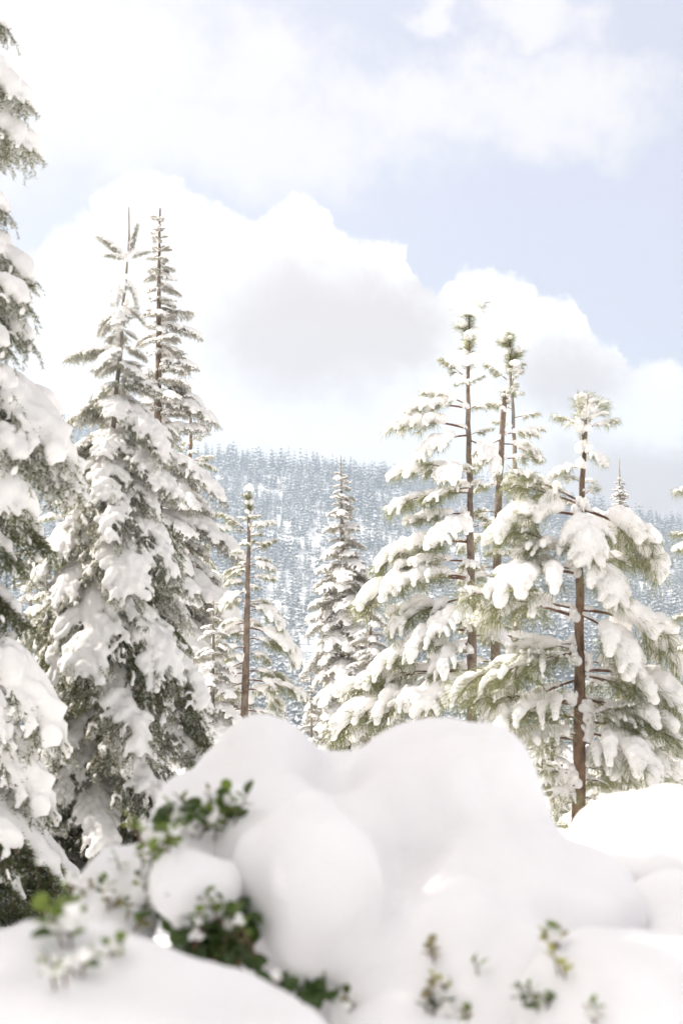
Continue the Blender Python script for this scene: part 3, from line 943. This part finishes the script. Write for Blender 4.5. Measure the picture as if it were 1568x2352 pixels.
# --- tall pine of the pair
t = Tree('pine_tree', 'tallest pine, thick capped top and long bare brown trunk with drooping pillowed boughs', [(1073, 800), (1074, 900), (1076, 1000), (1078, 1150), (1080, 1300), (1082, 1450), (1083, 1700)], 17.5, 0.080, 0.018, PINE_T, BARK_PINE, seed=8)
t.top(PINE_TOP[0], 860, 712, 1.35, 0.0)
for (by, tx, ty, dd, wd) in [(872, 1008, 825, 0.0, 1.0), (880, 1110, 865, 0.1, 1.0), (890, 1060, 880, -0.3, 1.0), (930, 968, 905, 0.1, 1.0), (938, 925, 950, -0.05, 0.9), (985, 895, 985, -0.1, 1.0), (940, 1130, 930, 0.25, 1.1), (1000, 1130, 985, 0.1, 1.2), (1010, 1140, 1090, -0.2, 1.2), (1000, 965, 1062, -0.2, 1.3), (1085, 900, 1095, 0, 1.0), (1080, 1020, 1110, -0.5, 1.2), (1130, 890, 1170, -0.1, 1.1), (1120, 985, 1150, -0.4, 1.3),
                             (1180, 935, 1200, 0, 0.9), (1190, 1015, 1250, -0.5, 1.3), (1245, 860, 1310, -0.1, 1.2), (1240, 945, 1270, 0.3, 0.9), (1290, 915, 1305, -0.2, 1.0), (1330, 815, 1400, -0.2, 1.2), (1330, 905, 1350, -0.4, 1.0), (1370, 890, 1450, -0.2, 1.1), (1420, 890, 1410, 0.1, 1.0), (1450, 930, 1520, -0.5, 1.2), (1480, 850, 1560, -0.3, 1.1), (1540, 790, 1590, 0.0, 1.0), (1600, 760, 1690, -0.2, 1.1), (1560, 900, 1620, -0.5, 1.1), (1590, 850, 1660, -0.4, 1.1), (1500, 1000, 1560, -0.7, 1.0), (1400, 1010, 1460, -0.6, 1.0), (1560, 980, 1640, -0.8, 1.1), (1350, 1160, 1400, -0.3, 1.0), (1460, 1180, 1500, -0.2, 1.0)]:
    t.bough(by, tx, ty, dd, wd)
t.whorls(1040, 1660, 95, (1.5, 2.8), [(1020, 70, 60), (1200, 100, 75), (1400, 140, 90), (1660, 200, 110)], lambda f: 2 - 18 * f, 0.8, skip=lambda ca, sa, py: ca < -0.6)

# --- second pine, close behind
t = Tree('pine_tree', 'pine with mid-height trunk close behind the tallest pine, boughs heaped to one side', [(1160, 900), (1152, 1000), (1147, 1100), (1142, 1200), (1140, 1300), (1135, 1700)], 18.6, 0.085, 0.03, PINE_T, BARK_PINE, seed=9)
t.top(PINE_TOP[0], 955, 895, 1.3, 1.2)
for (by, tx, ty, dd, wd) in [(930, 1185, 880, -0.1, 1.2), (1000, 1235, 1000, 0.0, 1.2), (1020, 1235, 1060, 0.0, 1.2), (1010, 1095, 1070, -0.2, 1.2), (1060, 1090, 1085, 0, 0.9), (1055, 1240, 1050, 0.2, 1.0), (1110, 1090, 1130, 0.2, 1.0), (1120, 1215, 1190, -0.2, 1.2), (1105, 1240, 1110, 0.2, 1.0), (1210, 1090, 1180, 0, 0.8), (1200, 1230, 1260, -0.1, 1.1), (1260, 1220, 1330, 0, 1.1)]:
    t.bough(by, tx, ty, dd, wd)
t.whorls(1200, 1600, 70, (3, 4), [(1200, 80, 95), (1600, 130, 120)], lambda f: -8 - 10 * f, 1.0)

# --- third pine of the clump
t = Tree('pine_tree', 'slim pine with round snow cap just behind the tallest pine', [(1168, 830), (1175, 900), (1180, 1000), (1182, 1100), (1182, 1600)], 20.0, 0.075, 0.018, PINE_T, BARK_FIR, seed=10)
t.top(PINE_TOP[1], 870, 758, 1.35, 2.0)
for (by, tx, ty, dd, wd) in [(880, 1112, 838, 0, 0.9), (885, 1200, 835, 0.1, 1.0), (900, 1196, 905, -0.2, 1.2), (960, 1240, 950, 0, 1.2), (940, 1120, 930, -0.1, 1.0), (1000, 1250, 985, 0, 1.1), (980, 1130, 970, 0.1, 1.0), (1030, 1245, 1060, 0.1, 1.1)]:
    t.bough(by, tx, ty, dd, wd)

# --- near pine with long green needles
t = Tree('pine_tree', 'near pine with long green needles, tufted open top and reddish trunk', [(1345, 985), (1342, 1040), (1338, 1120), (1334, 1200), (1332, 1300), (1330, 1450), (1331, 1600), (1330, 1750), (1328, 1860)], 10.0, 0.052, 0.014, NEAR_T, BARK_RED, seed=11)
t.top(PINE_TOP[2], 1060, 925, 0.8, 3.4)
for (by, tx, ty, dd, wd, ix) in [(985, 1268, 955, 0.0, 0.8, 0), (985, 1420, 965, 0.05, 0.8, 0), (990, 1350, 905, -0.12, 1.2, None), (985, 1385, 920, 0.1, 1.0, None), (1075, 1270, 1095, -0.1, 0.9, None), (1040, 1385, 1070, -0.1, 1.2, None),
                             (1155, 1172, 1085, -0.2, 0.75, 0), (1160, 1165, 1110, -0.22, 0.7, 6), (1165, 1352, 1300, -0.3, 0.9, 5), (1170, 1510, 1320, 0.0, 1.5, 4), (1185, 1135, 1235, -0.15, 1.2, 4), (1190, 1450, 1260, 0.3, 1.2, None),
                             (1270, 1150, 1210, -0.2, 0.8, None), (1280, 1200, 1260, -0.22, 1.0, None), (1275, 1410, 1395, -0.22, 1.4, None), (1275, 1470, 1300, 0.2, 1.0, None), (1310, 1165, 1310, -0.1, 1.3, 1), (1318, 1140, 1380, -0.3, 1.4, 4), 
                             (1420, 1060, 1360, -0.3, 0.75, 0), (1400, 1100, 1430, 0.1, 1.0, None), (1410, 1450, 1560, -0.22, 1.4, None), (1400, 1555, 1530, 0.1, 1.4, None), 
                             (1500, 1130, 1560, -0.3, 1.1, None), (1500, 1050, 1580, 0.0, 1.1, None), (1520, 1200, 1500, -0.22, 1.0, None), (1520, 1470, 1545, 0, 0.9, None), (1540, 1560, 1640, 0.15, 1.2, None), 
                             (1620, 1080, 1600, -0.1, 0.9, 6), (1610, 1140, 1680, -0.22, 1.0, None), (1640, 1550, 1690, 0.0, 1.0, None), (1650, 1450, 1620, -0.2, 1.0, 6), (1660, 1560, 1700, 0.0, 1.0, None), (1690, 1220, 1700, -0.22, 1.0, None), (1680, 1500, 1790, -0.3, 1.0, None), (1700, 1420, 1790, -0.22, 1.0, None),
                             (1780, 1230, 1770, -0.1, 0.9, None), (1800, 1250, 1850, -0.3, 1.0, None), (1760, 1460, 1800, 0, 1.0, None), (1840, 1240, 1900, 0, 1.0, None), (1830, 1430, 1860, 0, 1.0, None), (1700, 1130, 1760, 0.3, 1.0, None), (1600, 1480, 1660, 0.35, 1.0, 6), (1740, 1540, 1800, 0.3, 1.0, None), (1560, 1180, 1640, 0.4, 1.0, 7), (1790, 1390, 1800, 0.3, 1.0, 6), (1650, 1250, 1650, 0.3, 0.9, 6), (1480, 1230, 1500, 0.4, 0.9, 7), (1550, 1440, 1600, 0.4, 0.9, 7)]:
    t.bough(by, tx, ty, dd, wd, ix)
t.whorls(1120, 1160, 45, (2, 2), [(1100, 40, 40), (1160, 60, 60)], lambda f: 15, 0.8)
t.whorls(1480, 1880, 115, (1.6, 2.4), [(1230, 100, 80), (1450, 150, 130), (1880, 170, 160)], lambda f: 6 - 12 * f, 0.7, pool=[x for x in NEAR_T if x['ang'] > -14], skip=lambda ca, sa, py: sa < -0.4)

# --- far fir on the valley edge, seen beside the near pine
t = Tree('fir_tree', 'distant tidy cone-shaped fir showing above the boughs of the near pine', [(1422, 1055), (1422, 1110), (1423, 1200), (1423, 1400)], 48.0, 0.18, 0.01, SPR_T, BARK_FIR, seed=12)
t.whorls(1102, 1215, 13, (4, 5), [(1102, 14, 14), (1150, 24, 24), (1215, 38, 38)], lambda f: -10, 1.3)
t.whorls(1215, 1300, 26, (5, 5), [(1215, 40, 40), (1300, 55, 55)], lambda f: -18, 1.2)

# --- pine at the other edge of the view
t = Tree('pine_tree', 'green pine beside the near pine with only its needle tufts showing', [(1640, 1000), (1640, 1300), (1640, 1600), (1640, 1900)], 9.0, 0.06, 0.02, NEAR_T, BARK_RED, seed=13)
for (by, tx, ty, dd, wd, ix) in [(1120, 1545, 1130, 0, 0.8, 0), (1240, 1545, 1225, 0.1, 0.9, 6), (1260, 1555, 1260, -0.1, 0.9, None), (1400, 1548, 1420, 0, 0.8, 6), (1480, 1560, 1490, 0.1, 0.8, None), (1150, 1700, 1150, 0, 1, None), (1300, 1720, 1330, 0, 1, None), (1450, 1730, 1470, 0, 1, None)]:
    t.bough(by, tx, ty, dd, wd, ix)

# --- brown-trunked pine between the two firs
t = Tree('pine_tree', 'brown-trunked pine half hidden between the dark fir and the young fir', [(162, 1120), (160, 1200), (157, 1400), (156, 1600), (156, 1800)], 16.0, 0.075, 0.03, PINE_T, BARK_RED, seed=14)
t.whorls(1150, 1650, 80, (3, 4), [(1150, 60, 60), (1400, 90, 90), (1650, 120, 120)], lambda f: -6 - 10 * f, 1.0)
# --- small far fir in the gap between the firs
t = Tree('fir_tree', 'little far fir seen through the gap under the dark fir boughs', [(70, 1135), (70, 1200), (70, 1400)], 34.0, 0.10, 0.006, SPR_T, BARK_FIR, seed=15)
t.whorls(1160, 1380, 24, (4, 5), [(1160, 12, 12), (1240, 34, 34), (1380, 60, 60)], lambda f: -8 - 10 * f, 1.2)

# --- thicket of small trees behind the near pine, and behind the young fir
for k, (px, py, dep, lab, sp, w) in enumerate([
        (1512, 1560, 15.0, 'slim young pine with bare grey stem low behind the near pine', PINE_T, 85),
        (1395, 1660, 13.0, 'green little pine at the foot of the near pine, on its sunlit side', PINE_T, 105),
        (1240, 1640, 14.0, 'low spreading pine between the near pine and the twin snow domes', PINE_T, 100),
        (1490, 1640, 16.5, 'snow-heavy little fir under the outer boughs of the near pine', SPR_T, 100),
        (1425, 1600, 19.0, 'bushy little snow-choked fir low behind the near pine', SPR_T, 80),
        (1555, 1560, 22.0, 'small snow-clad fir beside the slim young pine', SPR_T, 70),
        (1270, 1560, 21.0, 'snow-smothered fir low between the tallest pine and the near pine', SPR_T, 90),
        (985, 1560, 23.0, 'squat fir almost buried in snow in front of the valley', SPR_T, 90),
        (655, 1625, 23.0, 'small round-topped fir peeping over the snow dome', SPR_T, 45),
        (715, 1550, 24.0, 'little snow-laden fir at the foot of the spire-topped fir', SPR_T, 55),
        (905, 1500, 25.0, 'thin snowy fir showing between the pale small fir and the tallest pine', SPR_T, 60),
        (490, 1380, 15.0, 'snow-hung fir filling the space under the tall spruce', SPR_T, 95),
        (100, 1560, 12.5, 'shaded fir low between the dark fir and the young fir', FIR_T, 130),
        (310, 1700, 12.0, 'dark bushy fir low behind the young fir', FIR_T, 120)]):
    t = Tree('pine_tree' if sp is PINE_T else 'fir_tree', lab, [(px, py), (px, py + 120), (px - 3, py + 260)], dep, 0.045, 0.008, sp, BARK_FIR if k != 0 else BARK_PINE, seed=30 + k)
    t.whorls(py + 20, py + 330, 36, (3.5, 5), [(py, 12, 12), (py + 120, w * 0.6, w * 0.6), (py + 330, w * 1.2, w * 1.2)], lambda f: -12 - 22 * f, 1.15)

# ------------------------------------------------------------------ snow-buried shrubs in front
def ell(px, py, rx, rz, depth, ry=None):
    c = at(px, py, depth)
    a, b = rx * mpp(depth), rz * mpp(depth)
    return (np.array(c), np.diag([a, ry if ry else (a + b) * 0.5, b]))

def fill(px, depth, rx, top):
    """body of the mound under its lobes, down to the ground"""
    c = at(px, 2000, depth)
    return (np.array([c.x, c.y + 0.15, top * 0.5]), np.diag([rx * mpp(depth), 0.40, top * 0.62]))

MAIN = [ell(835, 1935, 110, 110, 3.62, .22), ell(590, 1900, 120, 95, 3.62, .2), ell(590, 1905, 222, 222, 3.85, .30), ell(480, 1925, 130, 165, 3.8, .25), ell(445, 1880, 85, 130, 3.82, .2), ell(700, 1840, 95, 120, 3.88, .24), ell(795, 1890, 150, 150, 3.95, .3),
        ell(1000, 1900, 205, 224, 3.75, .32), ell(1120, 1820, 112, 140, 3.68, .26), ell(1040, 1832, 150, 156, 3.7, .28), ell(960, 1850, 120, 172, 3.76, .28), ell(1148, 1850, 92, 170, 3.66, .24), ell(905, 1850, 120, 150, 3.8, .3),
        ell(735, 2035, 165, 212, 3.25, .23), ell(640, 1975, 150, 145, 3.32, .22), ell(570, 2015, 110, 115, 3.42, .18), ell(770, 2100, 112, 145, 3.3, .18), ell(650, 1890, 120, 100, 3.6, .2),
        ell(1130, 2020, 170, 170, 3.55, .3), ell(1300, 2085, 165, 122, 3.45, .26), ell(1200, 2110, 170, 150, 3.4, .25), ell(860, 2030, 110, 120, 3.6, .25),
        ell(1050, 2275, 195, 225, 3.18, .28), ell(1130, 2150, 150, 120, 3.3, .26), ell(930, 2180, 110, 130, 3.35, .24), ell(950, 2310, 150, 190, 3.15, .24), ell(1170, 2290, 160, 190, 3.15, .26), ell(1010, 2080, 110, 100, 3.45, .22),
        fill(800, 3.95, 330, 0.95), fill(1100, 3.65, 300, 0.8), fill(1000, 3.25, 250, 0.55), fill(600, 4.05, 200, 0.9)]
LEFT = [ell(460, 2020, 125, 80, 3.2, .15), ell(390, 2000, 110, 80, 3.35, .18), ell(290, 2040, 100, 95, 3.4, .2), ell(215, 2085, 75, 90, 3.4, .18), ell(420, 1960, 110, 75, 3.5, .2),
        ell(270, 2130, 90, 80, 3.25, .14), fill(330, 3.55, 130, 0.65)]
KNOB = [ell(417, 2117, 24, 30, 3.1, .03), ell(420, 2128, 20, 22, 3.1, .03)]
RIGHT = [ell(1440, 1965, 165, 126, 4.3, .3), ell(1540, 1965, 170, 118, 4.25, .35), ell(1370, 2000, 100, 90, 4.2, .25), ell(1700, 1960, 180, 130, 4.3, .35),
         fill(1500, 4.4, 260, 0.9), fill(1700, 4.4, 260, 0.9)]
DRIFT = [ell(1600, 2160, 230, 125, 3.6, .4), ell(1480, 2330, 290, 150, 2.9, .35), ell(1700, 2300, 250, 180, 3.0, .4), fill(1560, 3.5, 300, 0.7), fill(1500, 2.9, 300, 0.55)]
BANK = [ell(330, 2410, 260, 200, 2.45, .22), ell(480, 2430, 220, 190, 2.4, .2), ell(620, 2455, 210, 195, 2.35, .2), ell(50, 2320, 150, 150, 2.5, .2), ell(120, 2420, 200, 180, 2.35, .2),
        fill(300, 2.5, 330, 0.65), fill(600, 2.35, 220, 0.5)]

def mound(name, label, blobs, it=14, lumps=0.16):
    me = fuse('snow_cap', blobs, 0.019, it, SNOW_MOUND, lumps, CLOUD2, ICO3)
    cx = float(np.mean([b[0][0] for b in blobs])); cy = float(np.mean([b[0][1] for b in blobs]))
    e = bpy.data.objects.new(name, None)
    COL.objects.link(e)
    e.location = (cx, cy, ground(cx, cy))
    tag(e, label, 'shrub' if 'shrub' in name else 'snow bank')
    o = obj('snow_cap', me, e)
    o.location = -Vector(e.location)
    vv = np.empty(len(me.vertices) * 3); me.vertices.foreach_get('co', vv)
    bvh = BVHTree.FromPolygons([tuple(p) for p in vv.reshape(-1, 3)], [tuple(p.vertices) for p in me.polygons])
    return e, bvh
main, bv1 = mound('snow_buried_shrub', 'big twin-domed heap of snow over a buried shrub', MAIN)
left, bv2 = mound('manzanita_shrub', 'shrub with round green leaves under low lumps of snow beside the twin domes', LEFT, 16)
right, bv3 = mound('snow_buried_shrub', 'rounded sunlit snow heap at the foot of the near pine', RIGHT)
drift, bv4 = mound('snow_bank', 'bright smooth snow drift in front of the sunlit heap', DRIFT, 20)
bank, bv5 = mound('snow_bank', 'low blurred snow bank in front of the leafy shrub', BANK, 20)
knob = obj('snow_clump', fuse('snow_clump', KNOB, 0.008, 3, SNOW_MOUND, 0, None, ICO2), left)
knob.location = -Vector(left.location)

CAM = Vector((0, 0, EYE))
def hit(px, py):
    dr = (at(px, py, 5.0) - CAM).normalized()
    best = None
    for b in (bv1, bv2, bv3, bv4, bv5):
        h = b.ray_cast(CAM, dr)
        if h[0] is not None and (best is None or h[3] < best[1]):
            best = (h[0], h[3])
    return best, dr

def leaf_mesh(mat, seed):
    rg = np.random.RandomState(seed)
    n = 5
    V, F = [], []
    for i in range(n + 1):
        s = i / n
        w = 0.36 * math.sin(math.pi * (0.06 + 0.9 * s)) ** 0.65
        z = -0.15 * s * s + rg.uniform(-0.01, 0.01)
        V += [(s, -w, z + 0.3 * w), (s, 0, z), (s, w, z + 0.3 * w)]
    for i in range(n):
        k = i * 3
        F += [(k, k + 1, k + 4, k + 3), (k + 1, k + 2, k + 5, k + 4)]
    return mesh('leaf', V, F, [mat], None, True)
LEAVES = {k: [leaf_mesh(m, i) for i in range(2)] for k, m in (('d', LEAF_DARK), ('g', LEAF_GREEN), ('p', LEAF_PALE), ('y', LEAF_YELLOW))}
rg = np.random.RandomState(77)
stems = {}
def leaf_cluster(shrub, px, py, n, sx, sy, col, size=0.040, off=0.03, depth=3.2, up=0.3):
    """short reddish twigs rising out of the snow, leaves set alternately along each"""
    left_over, size = int(n * 1.6 + 0.5), size * 0.82
    while left_over > 0:
        k = min(left_over, rg.randint(3, 6))
        left_over -= k
        x, y = px + rg.uniform(-1, 1) * sx, py + rg.uniform(-1, 1) * sy
        L = size * rg.uniform(1.3, 2.0) * (0.6 + 0.13 * k)
        h, dr = hit(x, y + L * 0.35 / mpp(depth))
        p = h[0] + dr * 0.012 if h is not None and h[1] < depth + 0.6 else CAM + dr * depth
        D = (-dr * rg.uniform(0.2, 0.7) + Vector((rg.uniform(-0.6, 0.6), 0, 0.55 + up * 0.6))).normalized()
        side = D.cross(Vector((rg.uniform(-0.3, 0.3), 1, 0.2))).normalized()
        bend = side * rg.uniform(-0.25, 0.25)
        pts = [p + D * L * q + bend * L * q * q for q in (-0.25, 0.2, 0.6, 1.0)]
        stems.setdefault(shrub.name, []).append((np.array([tuple(v - shrub.location) for v in pts]), np.array([0.0028, 0.0024, 0.0019, 0.0012]), 5))
        if rg.rand() < 0.4:
            c = obj('snow_clump', CLUMPS[rg.randint(3)], shrub)
            w = size * rg.uniform(5, 9)
            c.matrix_local = Matrix.Translation(p + D * L * rg.uniform(0.3, 0.9) - dr * 0.01 - shrub.location) @ Matrix.Rotation(rg.uniform(0, 6.28), 4, 'Z') @ Matrix.Diagonal((w, w, w, 1))
        for i in range(k):
            q = 0.30 + 0.70 * (i + 0.5) / k
            b = p + D * L * q + bend * L * q * q
            out = (side * (1 if i % 2 else -1) * rg.uniform(0.5, 1.0) + D * rg.uniform(0.3, 0.9) - dr * rg.uniform(-0.3, 0.6)).normalized()
            if i == k - 1: out = (D + side * rg.uniform(-0.3, 0.3)).normalized()
            o = obj('leaf', LEAVES[col[rg.randint(len(col))]][rg.randint(2)], shrub)
            o.matrix_local = Matrix.Translation(b - shrub.location) @ out.to_track_quat('X', 'Z').to_matrix().to_4x4() @ Matrix.Rotation(rg.uniform(-0.9, 0.9), 4, 'X') @ Matrix.Scale(size * rg.uniform(0.6, 1.0), 4)

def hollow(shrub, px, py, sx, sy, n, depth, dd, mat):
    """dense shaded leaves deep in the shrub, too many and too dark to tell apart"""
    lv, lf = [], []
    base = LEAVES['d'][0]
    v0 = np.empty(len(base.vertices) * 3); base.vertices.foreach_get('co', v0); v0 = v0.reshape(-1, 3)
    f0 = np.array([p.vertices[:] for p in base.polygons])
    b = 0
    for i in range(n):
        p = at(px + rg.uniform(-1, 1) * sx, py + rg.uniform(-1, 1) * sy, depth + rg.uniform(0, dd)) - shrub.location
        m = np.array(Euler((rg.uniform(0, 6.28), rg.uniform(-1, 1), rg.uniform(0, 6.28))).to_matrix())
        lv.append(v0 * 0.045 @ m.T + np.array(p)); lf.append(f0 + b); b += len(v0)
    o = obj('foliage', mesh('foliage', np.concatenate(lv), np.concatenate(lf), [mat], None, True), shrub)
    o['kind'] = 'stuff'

C = leaf_cluster
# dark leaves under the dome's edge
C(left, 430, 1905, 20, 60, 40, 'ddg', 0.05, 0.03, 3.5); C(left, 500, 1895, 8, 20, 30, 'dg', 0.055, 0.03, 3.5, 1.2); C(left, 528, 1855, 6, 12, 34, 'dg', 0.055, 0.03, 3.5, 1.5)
C(left, 495, 1838, 3, 10, 18, 'gp', 0.03, 0.03, 3.5, 1)
# bright leaves
C(left, 343, 1950, 9, 26, 34, 'g', 0.05, 0.04, 3.3); C(left, 330, 1915, 3, 14, 16, 'gy', 0.045, 0.04, 3.3); C(left, 265, 1990, 2, 12, 6, 'gd', 0.04, 0.03, 3.3)
C(left, 250, 2036, 6, 26, 16, 'gd', 0.042, 0.03, 3.3); C(left, 345, 2055, 4, 14, 26, 'gd', 0.04, 0.03, 3.2); C(left, 262, 2074, 4, 22, 10, 'pg', 0.035, 0.03, 3.2)
C(left, 182, 2095, 4, 20, 14, 'g', 0.05, 0.03, 3.3); C(left, 155, 2140, 9, 22, 24, 'gd', 0.055, 0.03, 3.2); C(left, 167, 2022, 3, 10, 10, 'g', 0.04, 0.02, 3.4)
C(left, 200, 2045, 3, 10, 10, 'p', 0.03, 0.03, 3.3); C(left, 320, 2115, 9, 36, 30, 'pgd', 0.036, 0.03, 3.2); C(left, 250, 2182, 3, 14, 6, 'gp', 0.04, 0.03, 3.1)
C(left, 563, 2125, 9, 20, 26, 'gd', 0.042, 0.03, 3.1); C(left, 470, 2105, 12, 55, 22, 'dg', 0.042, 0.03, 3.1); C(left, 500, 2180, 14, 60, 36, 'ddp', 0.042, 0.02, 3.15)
C(bank, 141, 2262, 4, 14, 12, 'dg', 0.042, 0.02, 2.6); C(bank, 188, 2220, 5, 16, 18, 'dg', 0.036, 0.02, 2.6)
C(main, 690, 2252, 5, 75, 8, 'dp', 0.028, 0.015, 3.2); C(main, 812, 2307, 4, 14, 16, 'dp', 0.032, 0.02, 3.0)
C(main, 1005, 2205, 5, 26, 14, 'p', 0.034, 0.02, 3.0); C(main, 1098, 2223, 1, 3, 3, 'g', 0.045, 0.02, 3.0); C(main, 1036, 2265, 3, 10, 10, 'gy', 0.036, 0.02, 3.0); C(main, 1005, 2280, 3, 12, 10, 'p', 0.034, 0.02, 3.0)
C(main, 995, 2335, 8, 28, 16, 'pd', 0.036, 0.02, 3.0); C(main, 1085, 2338, 3, 14, 8, 'gp', 0.034, 0.02, 3.0)
C(drift, 1272, 2182, 6, 16, 26, 'yg', 0.038, 0.03, 2.9); C(drift, 1292, 2226, 3, 10, 12, 'y', 0.04, 0.03, 2.9); C(drift, 1210, 2296, 3, 10, 10, 'dg', 0.034, 0.02, 2.9); C(drift, 1252, 2302, 9, 30, 16, 'dg', 0.034, 0.02, 2.9)
C(drift, 1376, 2343, 3, 14, 8, 'gp', 0.034, 0.02, 2.8)
C(drift, 1295, 2150, 2, 12, 8, 'p', 0.03, 0.02, 2.9)
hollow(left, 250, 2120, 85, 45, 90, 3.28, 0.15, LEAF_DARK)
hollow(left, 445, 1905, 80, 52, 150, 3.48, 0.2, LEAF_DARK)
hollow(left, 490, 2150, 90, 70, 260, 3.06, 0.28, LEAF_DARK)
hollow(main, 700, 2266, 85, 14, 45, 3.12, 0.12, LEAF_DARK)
for sh in (left, bank, main, drift):
    if sh.name in stems:
        for it in stems[sh.name]:
            v, f = tubes([it])
            obj('stem', mesh('stem', v, f, [TWIG], None, True), sh)

# ------------------------------------------------------------------ air of the valley
def haze():
    x, y0, y1, z0, z1 = 2700, -2700, 2750, -330, 420
    V = [(-x, y0, z0), (x, y0, z0), (x, y1, z0), (-x, y1, z0), (-x, y0, z1), (x, y0, z1), (x, y1, z1), (-x, y1, z1)]
    F = [(0, 3, 2, 1), (4, 5, 6, 7), (0, 1, 5, 4), (1, 2, 6, 5), (2, 3, 7, 6), (3, 0, 4, 7)]
    m, g = new_mat('haze')
    p = g.node('ShaderNodeVolumePrincipled')
    p.inputs['Color'].default_value = (0.66, 0.80, 0.98, 1)
    p.inputs['Density'].default_value = 0.00042
    p.inputs['Anisotropy'].default_value = 0.2
    finish(g, None, p.outputs[0])
    o = obj('haze', mesh('haze', V, F, [m]))
    tag(o, 'thin pale haze filling the air of the valley', 'haze', kind='stuff')
haze()
